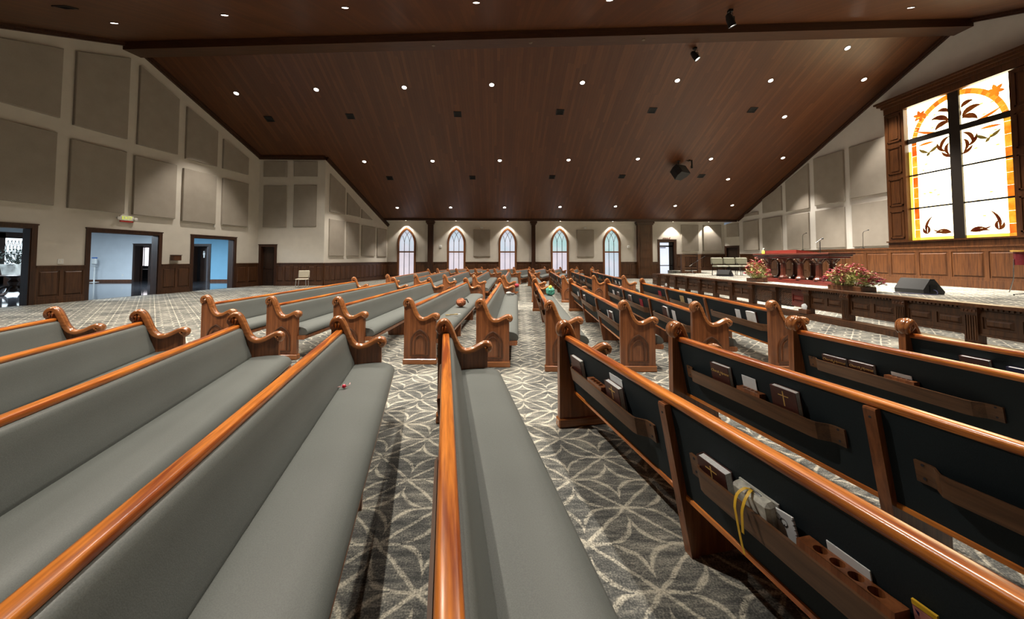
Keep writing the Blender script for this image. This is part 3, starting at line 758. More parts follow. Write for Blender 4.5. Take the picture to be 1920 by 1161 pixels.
def pew_end(root, y0, y1, outer, hi=True):
    m = MB(); m.prism(PANEL, lambda p, a: (p[0], a, p[1]), y0, y1); pn = m.build('end_panel', OAK, root)
    yc = (y0+y1)/2
    path = spline(CAPP, 3 if hi else 1); rings = []
    prof = [(-1, -.040), (-1, -.014), (-.88, -.004), (-.62, .000), (-.52, -.006), (-.42, .002), (0, .006), (.42, .002), (.52, -.006), (.62, .000), (.88, -.004), (1, -.014), (1, -.040)]
    for i, p in enumerate(path):
        q0, q1 = path[max(i-1, 0)], path[min(i+1, len(path)-1)]
        d = Vector((q1[0]-q0[0], q1[1]-q0[1])).normalized(); n = Vector((-d.y, d.x))
        f = i/(len(path)-1); hw = .046 + .012*max(0, 1-abs(f-.18)/.16) + .010*max(0, 1-abs(f-.88)/.14)
        rings.append([(p[0]+n.x*h, yc+a*hw, p[1]+n.y*h) for a, h in prof])
    m = MB(); m.loft(rings, True); m.build('arm_cap', CAP, pn, angle=50)
    # carved acanthus lobes under the arm and on the scroll
    m = MB()
    for sy in (-1, 1):
        for k in range(3):
            m.tube([(.395+.02*k, yc+sy*.030, .668-.008*k), (.425+.016*k, yc+sy*.043, .645-.012*k), (.44+.012*k, yc+sy*.030, .605)], [.007, .012, .005], 6)
            m.tube([(.004+.03*k, yc+sy*.032, .875-.005*k), (.010+.028*k, yc+sy*.046, .84), (.016+.02*k, yc+sy*.034, .80)], [.007, .012, .005], 6)
    m.build('carved_leaves', CAP, pn)
    s = -1 if outer == 'near' else 1; yo = (y0 if outer == 'near' else y1) + s*.004
    m = MB()
    for hw, zt, r in ((.125, .47, .013), (.075, .40, .009)):
        R = (hw*hw + (zt-.30)**2)/(2*hw); a1 = math.asin(min(1, (zt-.30)/R)); c = .225
        pts = [(c-hw, yo, .125), (c-hw, yo, .21), (c-hw, yo, .30)] + [(c-hw+R-R*math.cos(a1*k/6), yo, .30+R*math.sin(a1*k/6)) for k in range(1, 7)]
        pts += [(2*c-p[0], yo, p[2]) for p in pts[::-1][1:]]
        m.tube(pts, r, 6)
    m.box(.09, .36, min(yo, yo+s*.012), max(yo, yo+s*.012), .115, .135)
    m.build('arch_molding', MOLD, pn)
    m = MB(); ya, yb = y0-.02, y1+.02
    m.box(-.012, .458, ya, yb, 0, .075, None, .008); m.build('plinth', CAP, pn)
def ext(poly, y0, y1, name, mat, root, smooth=False, ang=35):
    m = MB(); m.prism(poly, lambda p, a: (p[0], a, p[1]), y0, y1, smooth); return m.build(name, mat, root, angle=ang)
def plate_holes(m, x0, x1, ys, z, depth, hr):
    """block top between x0..x1 with a round cup hole in each cell of ys"""
    xc = (x0+x1)/2; n = 16
    for a, b in zip(ys, ys[1:]):
        yc = (a+b)/2; sq = []; ci = []
        for k in range(n):
            t = 2*PI*k/n + PI/4; cx, cy = math.cos(t), math.sin(t); s = 1/max(abs(cx), abs(cy))
            sq.append((xc+cx*s*(x1-x0)/2, yc+cy*s*(b-a)/2, z)); ci.append((xc+cx*hr, yc+cy*hr, z))
        bo = [(p[0], p[1], z-depth) for p in ci]
        m.loft([sq, ci, bo], False, caps=False)
        m.add(bo, [list(range(n))])
def make_pew(Lp, nb, label, group, hi=True):
    root = thing('church_pew', label, 'pew', None, group)
    pew_end(root, 0, .055, 'near', hi); pew_end(root, Lp-.055, Lp, 'far', hi)
    a, b = .055, Lp-.055
    ext([(.040, .757), (.040, .776), (.046, .785), (.054, .787), (.088, .787), (.096, .784), (.100, .775), (.100, .757), (.09, .748), (.047, .748)], a, b, 'top_rail', RAIL, root, True, 50)
    ext([(.078, .750), (.103, .752), (.122, .742), (.132, .722), (.148, .655), (.165, .59), (.186, .53), (.205, .475), (.208, .445), (.19, .432), (.16, .432), (.135, .45)], a, b, 'back_cushion', UPH, root, True, 60)
    ext([(.052, .752), (.078, .752), (.165, .30), (.14, .30)], a, b, 'back_panel', SLATE, root)
    ext([(.132, .283), (.132, .303), (.142, .308), (.172, .304), (.176, .283)], a, b, 'bottom_trim', RAIL, root)
    ext([(.175, .37), (.175, .440), (.20, .452), (.27, .458), (.36, .462), (.44, .460), (.50, .450), (.54, .432), (.562, .405), (.570, .380), (.566, .358), (.55, .345), (.50, .340), (.20, .340)], a, b, 'seat_cushion', UPH, root, True, 60)
    ext([(.20, .285), (.54, .285), (.555, .30), (.555, .338), (.20, .338)], .012, Lp-.012, 'seat_board', OAK, root)
    bay = Lp/nb
    for k in range(nb):
        y0 = k*bay
        if k > 0:
            m = MB(); m.prism([(vrear(.745), .745), (vrear(.745)-.03, .745), (vrear(.745)-.033, .735), (.160, 0), (.20, 0)], lambda p, q: (p[0], q, p[1]), y0-.026, y0+.026)
            sp = m.build('support_post', OAK, root)
            for z in ((.70, .22) if hi else ()): m = MB(); m.lathe([(.001, 0), (.006, 0), (.006, .003), (.001, .003)], n=8, M=frame((vrear(z)-.0335, y0, z), (0, 1, 0), (0, 0, 1), (-1, 0, 0))); m.build('screw', INK, sp)
            m = MB(); m.prism([(.165, 0), (.50, 0), (.50, .285), (.14, .285)], lambda p, q: (p[0], q, p[1]), y0-.018, y0+.018); m.build('leg_panel', OAK, root)
        # book rack with flared ends
        r0, r1 = y0+.15, y0+bay-.13
        lay = [(r0, .002), (r0+.05, .002), (r0+.07, .008), (r0+.09, .030), (r0+.11, .050), (r0+.14, .057), (r1-.14, .057), (r1-.11, .050), (r1-.09, .030), (r1-.07, .008), (r1-.05, .002), (r1, .002)]
        rings = []
        for y, o in lay:
            zt, zb = .566, .472
            rings.append([(vrear(zt)-o, y, zt), (vrear(zt)-o-.013, y, zt), (vrear(zb)-o-.013, y, zb), (vrear(zb)-o, y, zb)])
        m = MB(); m.loft(rings, True)
        m.prism([(vrear(.48)-.058, .472), (vrear(.48)-.058, .484), (vrear(.484), .484), (vrear(.472), .472)], lambda p, q: (p[0], q, p[1]), r0+.12, r1-.12)
        rk = m.build('book_rack', RACK, root, angle=30)
        if hi:
            for yy in (r0+.03, r1-.03):
                for z in (.555, .495): m = MB(); m.lathe([(.001, 0), (.006, 0), (.006, .002), (.001, .002)], n=8, M=frame((vrear(z)-.0152, yy, z), (0, 1, 0), (0, 0, 1), (-1, 0, 0))); m.build('screw', INK, rk)
    return root
def pewM(org, d):
    d = Vector((d[0], d[1])).normalized()
    return frame((org[0], org[1], 0), (d.y, -d.x, 0), (d.x, d.y, 0), (0, 0, 1))
PEWS = {}; NB = {}
def block(key, Lp, nb, specs, phrase, hi=True):
    proto = None; out = []
    for i, (org, d) in enumerate(specs):
        lb = 'grey-upholstered oak pew, %s from left in %s' % (ORD[i], phrase)
        grp = 'pews in ' + phrase
        if proto is None: proto = make_pew(Lp, nb, lb, grp, hi); o = proto
        else: o = copy_tree(proto)
        o.matrix_world = pewM(org, d); tag(o, lb, 'pew', grp); out.append((pewM(org, d), Lp, o)); NB[key] = nb
    PEWS[key] = out
S1T = [(105,575),(265,580),(445,585),(635,592),(832,597),(1055,600),(1262,602),(1485,592),(1692,597)]
S1D = [-.33, -.306, -.24, -.195, -.139, -.17, -.177, -.128, -.075]
L1 = 4.44; sp = []
for (x, y), dx in zip(S1T, S1D):
    P = at_z(x, y, .91); d = Vector((dx, 1)).normalized(); f = Vector((d.y, -d.x))
    far = Vector((P.x, P.y)) - f*.05; sp.append((far - d*L1, d))
block('a', L1, 3, sp, 'the block nearest the camera')
S2N = [(-4.341,5.703),(-3.273,5.5),(-2.275,5.382),(-1.228,5.192),(-.223,5.012),(.686,4.781),(1.655,4.74),(2.524,4.583),(3.593,4.659)]
S2F = [(-4.252,11.733),(-3.026,11.266),(-1.968,10.993),(-.905,10.547),(.085,10.505),(1.064,10.26),(2.072,10.218),(3.041,10.009),(4.058,10.135)]
sp = []
for a, b in zip(S2N, S2F):
    a, b = Vector(a), Vector(b); d = (b-a).normalized(); f = Vector((d.y, -d.x)); sp.append((a - f*.05, d))
block('b', 5.55, 3, sp, 'the second block beyond the cross aisle')
S3N = [(-3.877,13.267),(-2.865,13.15),(-1.821,12.95),(-.786,12.75),(.232,12.6),(1.239,12.35),(2.222,12.25),(3.236,12.18),(4.204,12.06)]
S3F = [(-3.806,20.4),(-2.704,20.3),(-1.592,20.2),(-.479,20.1),(.641,19.95),(1.736,19.9),(2.864,19.85),(3.993,19.8),(5.081,19.75)]
sp = []
for a, b in zip(S3N, S3F):
    a, b = Vector(a), Vector(b); d = (b-a).normalized(); f = Vector((d.y, -d.x)); sp.append((a - f*.05, d))
block('c', 7.4, 4, sp, 'the third block beyond the centre aisle', False)
S4F = [-2.2, -1.1, 0.05, 1.2, 2.3, 3.35, 4.45, 5.6, 6.7]
sp = []
for b, xf in zip(S3F, S4F):
    a = Vector((b[0]+.30, b[1]+1.25)); d = (Vector((xf, 25.7)) - a).normalized(); sp.append((a, d))
block('d', 4.4, 3, sp, 'the farthest block by the gothic windows', False)

# ------------------------------------------------------------------ books and papers in the racks
UPV, NOV = Vector((-.188, 0, .982)), Vector((-.982, 0, -.188))
def pew_hit(pm, x, y, off=0.0):
    r0 = vrear(0); inv = pm.inverted(); o = inv @ O; d = (inv.to_3x3()) @ ray(x, y)
    p = Vector((vrear(.5), 0, .5)) + NOV*off
    t = (p - o).dot(NOV)/d.dot(NOV); return o + d*t
def in_rack(key, i, xl, yl, xr, yr, z0=.499, off=.004):
    pm, Lp, _o = PEWS[key][i]
    a, b = pew_hit(pm, xl, yl, off), pew_hit(pm, xr, yr, off)
    w = abs(a.y-b.y); yc = (a.y+b.y)/2
    bay = Lp/NB[key]; kb = min(NB[key]-1, max(0, int(yc/bay))); w2 = max(w, .12)/2
    lo, hi = kb*bay+.15+.085+w2, (kb+1)*bay-.13-.085-w2
    yc = min(max(yc, lo), hi); h = max(.12, ((a.z+b.z)/2 - z0)/UPV.z)
    o = Vector((vrear(z0), yc, z0)) + NOV*off
    return pm @ frame(o, (0, -1, 0), UPV, NOV), w, h
def book(Mx, w, h, t, cover, label, title=None, cross=False, cat='book', group=None, pages=PAGES, name='hymnal'):
    r = thing(name, label, cat, Mx, group)
    m = MB(); c = .003
    m.box(-w/2, w/2, 0, h, 0, c); m.box(-w/2, w/2, 0, h, t-c, t); m.box(-w/2, -w/2+c, 0, h, c, t-c); m.build('cover', cover, r)
    m = MB(); m.box(-w/2+c, w/2-.004, .004, h-.004, c, t-c); m.build('page_block', pages, r)
    if title: text('title', title, w*.155, GOLD, r, Matrix.Translation((0, h*.72, t+.0008)), .35)
    if title:
        m = MB(); m.sphere((0, h*.62, t), .006, 8, (1, 1, .2)); m.build('emblem', GOLD, r)
    if cross:
        m = MB(); m.box(-w*.02, w*.02-.0, h*.45, h*.92, t, t+.0008); m.box(-w*.2, w*.2, h*.76, h*.76+w*.03, t, t+.0008); m.build('cross_emblem', GOLD, r)
    return r
def card(Mx, w, h, label, cat='card', mat=PAPER, name='paper_card', group='loose papers in the pew racks', t=.004):
    m = MB(); m.box(-w/2, w/2, 0, h, .001, .001+t, None, .001)
    o = m.build(name, mat); o.matrix_world = Mx; return tag(o, label, cat, group)
gb = 'hymnals in the pew racks'
def cup_holder(key, i, xl, yl, xr, yr, nh):
    pm, Lp, root = PEWS[key][i]
    ya, yb = sorted((pew_hit(pm, xl, yl, .03).y, pew_hit(pm, xr, yr, .03).y))
    xa, xb = vrear(.585)-.056, vrear(.585)-.006; e = .03
    st = (yb-ya-2*e)/nh; ys = [ya+e+st*q for q in range(nh+1)]; m = MB()
    plate_holes(m, xa, xb, ys, .588, .035, min(.018, st*.4))
    for q in ((xa, xa+.002, ya+e, yb-e), (xb-.002, xb, ya+e, yb-e), (xa, xb, ya, ya+e), (xa, xb, yb-e, yb)): m.box(*q, .54, .588)
    m.box(xa, xb, ya, yb, .536, .542)
    m.build('cup_holder', OAK, root)
cup_holder('a', 5, 1508, 1022, 1694, 1158, 4)
cup_holder('a', 5, 1107, 708, 1133, 725, 4)
cup_holder('a', 6, 1385, 713, 1428, 730, 4)
cup_holder('a', 7, 1665, 716, 1722, 732, 4)
Mx, w, h = in_rack('a', 5, 1066, 655, 1084, 672); book(Mx, max(w, .12), h, .032, BROWNB, 'brown hymnal nearest the far end in the rack of the sixth near pew', group=gb)
Mx, w, h = in_rack('a', 5, 1141, 708, 1168, 728, off=.010); book(Mx, max(w, .13), h, .034, BROWNB, 'brown hymnal with white page edges in front of a pale blue card', cross=True, group=gb)
Mx, w, h = in_rack('a', 5, 1143, 697, 1167, 714, off=.001); card(Mx, w, h, 'pale blue card behind the brown hymnal in the sixth near pew')
Mx, w, h = in_rack('a', 5, 1318, 842, 1374, 892); book(Mx, w, h, .036, BROWNB, 'large brown hymnal with thin gold cross left of the yellow ribbon', cross=True, group=gb)
# worn white Bible with yellow ribbon
Mx, w, h = in_rack('a', 5, 1392, 918, 1463, 968, off=.006)
r = thing('ribboned_bible', 'worn pale Bible with a yellow ribbon hanging over the rack', 'book', Mx)
h = max(h, .13)
m = MB(); m.box(-w/2, w/2, 0, h, 0, .045, None, .012); m.build('page_block', plain('worn_pages', (.58, .58, .52), .6, noise=.35, scale=35), r)
m = MB(); m.box(-w/2-.003, w/2+.003, -.002, h-.006, -.003, .004); m.build('cover', plain('worn_cover', (.5, .5, .47), .6), r)
m = MB()
m.tube([(-.01, h, .02), (.012, h+.001, .022), (.035, h-.002, .022)], .004, 6); m.build('clasp', BLKM, r)
m = MB()
for dx, ln, sw in ((-.022, .215, .012), (.012, .13, -.01)):
    pts = [(.0, h+.003, .022), (dx*.6, h+.006, .040), (dx, h-.012, .070), (dx+sw*.1, max(.085, h-.05), .088), (dx+sw*.3, .055, .092), (dx+sw*.6, h-ln*.8, .094), (dx+sw, h-ln, .094)]
    pts = spline(pts, 3)
    rings = [[(p[0]-.0055, p[1], p[2]), (p[0]+.0055, p[1], p[2]), (p[0]+.0055, p[1]+.0008, p[2]+.0012), (p[0]-.0055, p[1]+.0008, p[2]+.0012)] for p in pts]
    m.loft(rings, True)
m.build('ribbon', YEL, r)
Mx, w, h = in_rack('a', 5, 1457, 990, 1502, 1008, off=.014)
r = thing('spiral_notebook', 'white spiral notepad with a doodle beside the cup holes', 'notebook', Mx @ Matrix.Rotation(.12, 4, 'Z'))
m = MB(); m.box(-w/2, w/2, 0, h, 0, .006); m.build('pad', PAPER, r)
m = MB()
for cx, cy, rr in ((-.012, h*.80, .010), (.006, h*.72, .012)): m.tube([(cx+rr*math.cos(k*.5), cy+rr*math.sin(k*.5), .0068) for k in range(14)], .0009, 4)
m.tube([(.0, h*.6, .0068), (.006, h*.66, .0068), (.008, h*.58, .0068)], .001, 4); m.build('doodle', INK, r)
m = MB()
for k in range(7): m.tube([(w/2-.004, .02+k*(h-.03)/6, .007), (w/2+.003, .022+k*(h-.03)/6, .004)], .0012, 5)
m.build('spiral_wire', BLKM, r)
Mx, w, h = in_rack('a', 5, 1552, 1022, 1634, 1076, off=.003)
r = thing('folded_bulletin', 'white folded bulletin leaning behind the row of cup holes', 'paper', Mx)
m = MB(); m.box(-w/2, w/2, 0, h, 0, .004, None, .001); m.build('sheet', PAPER, r)
m = MB()
for k in range(3): m.tube([(-w*.05+k*.012, h*.42, .0046), (-w*.05+k*.012+.003, h*.55, .0046)], .0009, 4)
m.build('handwriting', INK, r)
Mx, w, h = in_rack('a', 5, 1712, 1132, 1760, 1161, off=.008)
r = thing('picture_card', 'colourful picture card in the rack at the bottom right edge', 'card', Mx)
m = MB(); m.box(-w/2, w/2, 0, h, 0, .003); m.build('sheet', plain('pink_print', (.62, .25, .22), .5, noise=.5, scale=25), r)
m = MB(); m.box(-w/2, w/2, h, h+.012, -.002, .004); m.build('border', YEL, r)
m = MB(); m.add([(-w*.42, h*.93, .0036), (-w*.25, h*.9, .0036), (-w*.3, h*.8, .0036)], [(0, 1, 2)]); m.build('mark', BLUEB, r)
CH = 'Church Hymnal'
Mx, w, h = in_rack('a', 6, 1337, 675, 1371, 690); book(Mx, w, h, .032, BROWNB, 'brown hymnal with gold title at the far end of the seventh near pew', CH, group=gb)
Mx, w, h = in_rack('a', 6, 1391, 702, 1417, 711); card(Mx, w, h, 'small white card between two hymnals in the seventh near pew')
Mx, w, h = in_rack('a', 6, 1451, 716, 1500, 736); book(Mx, w, h, .036, BROWNB, 'brown hymnal with gold cross in the seventh near pew', cross=True, group=gb)
Mx, w, h = in_rack('a', 7, 1546, 662, 1589, 673); book(Mx, w, h, .032, BROWNB, 'left of two titled brown hymnals side by side in the eighth near pew', CH, group=gb)
Mx, w, h = in_rack('a', 7, 1596, 673, 1642, 685); book(Mx, w, h, .034, BROWNB, 'right of two titled brown hymnals side by side in the eighth near pew', CH, group=gb)
Mx, w, h = in_rack('a', 7, 1672, 702, 1711, 711); card(Mx, w, h, 'small white card right of the two titled hymnals')
Mx, w, h = in_rack('a', 8, 1804, 666, 1859, 674); book(Mx, w, h, .034, BROWNB, 'brown hymnal with gold title in the frontmost near pew', CH, group=gb)
Mx, w, h = in_rack('a', 8, 1893, 687, 1945, 694); book(Mx, w, h, .034, BLUEB, 'dark blue book in the frontmost near pew at the right edge', group=gb, name='blue_book')
# second block, seen small
def mini(key, i, xl, yl, xr, yr, kind, label):
    Mx, w, h = in_rack(key, i, xl, yl, xr, yr)
    w = min(max(w, .09), .2); h = min(h, .24)
    if kind == 'b': book(Mx, w, h, .034, BROWNB, label, group=gb)
    elif kind == 'o':
        r = thing('open_book', label, 'book', Mx, gb)
        m = MB(); m.box(-w/2, 0, 0, h, .0, .02, Matrix.Rotation(.18, 4, 'Y')); m.box(0, w/2, 0, h, .0, .02, Matrix.Rotation(-.18, 4, 'Y')); m.build('pages', PAGES, r)
        m = MB(); m.box(-w/2-.004, w/2+.004, -.004, h+.004, -.004, .0); m.build('cover', BROWNB, r)
    else: card(Mx, w, h, label, mat={'c': PAPER, 'r': REDF, 'g': GREENT, 't': TAN}[kind])
mini('b', 8, 1378, 579, 1387, 581, 'c', 'small white card left of the open book in the frontmost second-block pew')
mini('b', 8, 1399, 581, 1421, 587, 'o', 'pale open book near the end of the frontmost second-block pew')
mini('b', 8, 1233, 544, 1248, 549, 'r', 'red and white leaflet in the far bay of the frontmost second-block pew')
mini('b', 8, 1273, 553, 1283, 556, 't', 'crumpled tan paper in the middle bay of the frontmost second-block pew')
mini('b', 8, 1289, 559, 1297, 561, 'c', 'white card right of the crumpled tan paper')
mini('b', 7, 1244, 572, 1253, 577, 'b', 'brown hymnal with pale edge in the near bay of the eighth second-block pew')
mini('b', 7, 1259, 580, 1266, 584, 'c', 'white card right of the hymnal in the eighth second-block pew')
mini('b', 7, 1179, 551, 1185, 555, 'b', 'grey-edged hymnal in the middle bay of the eighth second-block pew')
mini('b', 7, 1198, 559, 1205, 562, 'r', 'red and white booklet in the middle bay of the eighth second-block pew')
mini('b', 7, 1145, 541, 1155, 547, 'c', 'pale blue paper in the far bay of the eighth second-block pew')
mini('b', 7, 1157, 545, 1163, 549, 'b', 'hymnal beside the pale blue paper in the eighth second-block pew')
mini('b', 6, 1138, 580, 1143, 584, 'c', 'white card left of the hymnal in the seventh second-block pew')
mini('b', 6, 1143, 580, 1150, 586, 'b', 'hymnal with white edge near the end of the seventh second-block pew')
mini('b', 6, 1094, 551, 1099, 555, 'b', 'pale-edged hymnal in the middle bay of the seventh second-block pew')
mini('b', 6, 1081, 545, 1086, 549, 'c', 'white paper in the far bay of the seventh second-block pew')
for k, (i, x, y, kd, nm) in enumerate([(7, 1076, 518, 'c', 'eighth'), (7, 1092, 523, 'c', 'eighth'), (8, 1122, 519, 'g', 'frontmost'), (8, 1132, 520, 'c', 'frontmost'), (8, 1150, 525, 'b', 'frontmost'), (8, 1158, 527, 'c', 'frontmost'), (6, 1043, 523, 'c', 'seventh'), (6, 1049, 528, 'c', 'seventh')]):
    mini('c', i, x, y, x+6, y+2, kd, '%s in the %s third-block pew rack, %s along it' % ({'c': 'white paper', 'g': 'dark green cover', 'b': 'brown hymnal'}[kd], nm, 'farther' if k % 2 == 0 else 'nearer'))

# things lying on the seats
def on_seat(key, i, x, y, z=.472, vm=.36, um=.27):
    P = at_z(x, y, z); pm, Lp, _o = PEWS[key][i]; q = pm.inverted() @ P
    return pm @ Matrix.Translation((min(max(q.x, vm), .47), min(max(q.y, um), Lp-um), z))
Mx = on_seat('a', 3, 645, 728, .463, .25)
r = thing('ornament', 'shiny red ball ornament with candy-striped ends on the near seat', 'ornament', Mx)
m = MB(); m.sphere((0, 0, .014), .015, 12); m.build('ball', plain('shiny_red', (.55, .01, .03), .12), r)
m = MB(); m.tube([(-.012, 0, .012), (-.03, .006, .012), (-.045, .0, .010), (-.055, -.008, .006)], .004, 6); m.tube([(.012, .004, .014), (.026, .012, .014), (.036, .022, .018), (.036, .034, .026)], .004, 6); m.build('striped_ends', plain('striped_white_red', (.75, .35, .33), .4, noise=.9, scale=90), r)
m = MB(); m.sphere((.0, .014, .016), .010, 8); m.build('bow', REDF, r)
Mx = on_seat('b', 3, 868, 575)
r = thing('scarf_bag', 'orange and brown cloth bag with handles on the fourth second-block pew', 'bag', Mx)
m = MB(); m.sphere((-.04, 0, .085), .10, 14, (1, 1.25, .85), .10); m.build('body', SCARF, r)
m = MB(); m.tube([(.0, -.02, .15), (.08, -.03, .14), (.12, -.05, .08)], .008, 6); m.tube([(.0, .04, .15), (.07, .05, .15), (.11, .04, .08)], .008, 6); m.build('handle', BLACK, r)
Mx = on_seat('b', 3, 848, 591)
r = thing('dried_leaf_fan', 'tan folded hand fan lying on the fourth second-block seat', 'fan', Mx @ Matrix.Rotation(.5, 4, 'Z'))
m = MB()
for k in range(7):
    m.box(-.12, .10, -.002, .002, .002, .018, Matrix.Rotation((k-3)*.07, 4, 'Z'))
m.build('ribs', TAN, r)
m = MB(); m.box(.10, .15, -.01, .01, .002, .012); m.build('handle', PAGES, r)
Mx = on_seat('b', 4, 955, 553, .478, .36, .17)
r = thing('folded_cloth', 'white and black folded cloth on the fifth second-block pew seat', 'cloth', Mx)
m = MB(); m.sphere((-.03, 0, .045), .07, 10, (1.2, 1.1, .62), .15); m.build('white_cloth', GREY, r)
m = MB(); m.sphere((.07, -.02, .03), .06, 10, (1.2, 1, .5), .15); m.build('black_cloth', BLACK, r)
Mx = on_seat('c', 4, 972, 539, .465, .36, .19)
r = thing('red_cushion', 'small crimson cushion at the aisle end of the fifth third-block pew', 'cushion', Mx)
m = MB(); m.box(-.12, .12, -.10, .12, .0, .13, None, .05); m.build('cushion_body', REDF, r)
Mx = on_seat('b', 5, 1031, 553)
r = thing('patterned_bag', 'teal and yellow patterned bag on the sixth second-block pew', 'bag', Mx)
m = MB(); m.box(-.10, .12, -.16, .16, 0, .20, None, .05); m.build('body', GREENT, r)
m = MB(); m.sphere((.0, -.09, .20), .05, 8); m.sphere((.02, .06, .21), .05, 8); m.build('yellow_trim', plain('lime_cloth', (.5, .55, .1), .8, noise=.6), r)
P = PEWS['c'][2][0] @ Vector((.40, .03, .712)); m = MB(); m.box(-.03, .03, -.02, .02, -.0, .05, None, .01)
o = m.build('white_cup', WHITEP); o.matrix_world = Matrix.Translation(P); tag(o, 'small white cup on the arm of the third third-block pew', 'cup')

# ------------------------------------------------------------------ platform
m = MB()
m.box(9.15, XR+.1, YN, 21.2, 0, ZP); m.box(12.9, XR+.1, 21.2, YF+.1, 0, ZP)
struct(m, 'floor_platform', CARPET)
m = MB(); w = Wall((9.15, 21.2), (9.15, YN), 1); wainscot(m, w, 0, w.L, 0, ZP-.03, 24, .08); struct(m, 'trim_11', WAIN)
# chancel screen (low panelled wall)
XS = 14.1; YS1 = at_x(1437, 500, XS).y
w = Wall((XS, YS1), (XS, YN), 1); m = MB(); w.slab(m, 0, w.L, ZP, ZP+1.22, -.16, 0); w.slab(m, -.0, w.L, ZP+1.21, ZP+1.25, -.2, .06); wainscot(m, w, 0, w.L, ZP, ZP+1.22, 24, .22)
m.box(XS-.0, XS+.18, YS1-.01, YS1+.04, ZP, ZP+1.2)
struct(m, 'wall_screen', WAINL)
# altar rail
AY = [17.4, 16.5, 15.6, 14.62, 13.64, 12.65, 11.7, 10.75, 9.8, 8.72, 7.7, 6.6, 5.56, 4.5]
WRL = Wall((7.78, 17.5), (7.55, 4.4), 1)
t = thing('altar_rail', 'long low oak altar rail with carved posts and panels in front of the platform', 'rail', None)
m = MB(); WRL.slab(m, -.1, WRL.L, .70, .735, -.13, .13); WRL.slab(m, -.1, WRL.L, .735, .75, -.11, .11); m.build('top_rail', WAINL, t)
m = MB(); WRL.slab(m, -.1, WRL.L, 0, .10, -.10, .20); WRL.slab(m, -.1, WRL.L, .10, .125, -.10, .18); m.build('base_rail', WAIN, t)
for k, y in enumerate(AY):
    u = 17.5-y
    m = MB(); WRL.slab(m, u-.085, u+.085, .12, .70, -.07, .07)
    for q in range(5): WRL.slab(m, u-.07+q*.031, u-.055+q*.031, .18, .56, .07, .082)
    po = m.build('post', WAIN, t)
    m = MB(); WRL.slab(m, u-.105, u+.105, .60, .70, -.09, .095)
    for q in range(4): m.sphere(WRL.pt(u-.075+q*.05, .635, .09), .024, 8)
    m.build('carved_capital', MOLD, po)
for k, (a, b) in enumerate(zip(AY, AY[1:])):
    u0, u1 = 17.5-a+.085, 17.5-b-.085
    if k < 2: continue
    if k in (7, 8):
        m = MB(); us = u0 if k == 7 else u0; ue = u1 if k == 7 else u0+.5
        WRL.slab(m, us, ue, .22, .26, -.02, .02); WRL.slab(m, us, ue, .66, .70, -.02, .02)
        n = int((ue-us)/.055)
        for q in range(-8, n+1):
            for sg in (1, -1):
                pts = []
                for s_ in range(9):
                    z = .26+.05*s_; uu = us + q*.055 + (s_*.05 if sg == 1 else (8-s_)*.05)
                    if us <= uu <= ue: pts.append(WRL.pt(uu, z, .006*sg))
                if len(pts) > 1: m.tube([pts[0], pts[-1]], .008, 4)
        m.build('lattice', plain('lattice_dark', (.035, .018, .012), .5), t)
        if k == 7: continue
        u0 = u0+.5
    m = MB()
    for q in range(int((u1-u0)/.06)): WRL.slab(m, u0+.015+q*.06, u0+.05+q*.06, .66, .695, .030, .055)
    w0 = WRL; wainscot(m, w0, u0, u1, .26, .70, 2 if u1-u0 > .6 else 1, .03, False, .015)
    m.build('rail_panel', ROSER if k == 8 else WAIN, t)
# kneeling step pieces and tissue boxes
def tissue(px, py, label):
    P = at_z(px, py, .125); u = (Vector((P.x, P.y)) - WRL.A).dot(WRL.d)
    P = WRL.pt(u, .13, .15)
    r = thing('tissue_box', label, 'tissue box', frame(P, (0, -1, 0), (1, 0, 0), (0, 0, 1)), 'tissue boxes at the altar rail')
    m = MB(); m.box(-.12, .12, -.055, .055, 0, .10, None, .004); m.build('box', MOLD, r)
    m = MB(); m.loft([[(-.05, -.01, .10), (.05, -.015, .10), (.05, .015, .10), (-.05, .01, .10)], [(-.07, -.02, .17), (.04, -.03, .19), (.06, .02, .18), (-.05, .03, .16)], [(-.06, -.01, .21), (.02, -.01, .24), (.03, .01, .23), (-.05, .01, .20)]], True); m.build('tissue', PAPER, r)
tissue(1541, 588, 'tissue box with white tissue on the rail base below the flowers')
tissue(1306, 541, 'tissue box with white tissue at the far part of the altar rail')
# handrail at the platform end
t = thing('platform_handrail', 'brown panelled handrail with two posts at the far end of the platform', 'rail', None)
A_, B_ = at_z(1281, 512, ZP), at_z(1309, 512, ZP)
wv = Wall((A_.x, A_.y+.05), (B_.x+.1, A_.y+.05), 1)
for u in (0, wv.L):
    m = MB(); wv.slab(m, u-.09, u+.09, ZP, ZP+1.08, -.09, .09); wv.slab(m, u-.11, u+.11, ZP+1.08, ZP+1.13, -.11, .11); wv.slab(m, u-.11, u+.11, ZP+.30, ZP+.36, -.11, .11); m.build('post', WAIN, t)
m = MB(); wv.slab(m, .09, wv.L-.09, ZP+1.0, ZP+1.06, -.04, .04); wv.slab(m, .09, wv.L-.09, ZP+.28, ZP+.33, -.04, .04); m.build('crossbar', WAIN, t)
m = MB(); wv.slab(m, .09, wv.L-.09, ZP+.0, ZP+.12, -.03, .03); m.build('kick_board', WAIN, t)

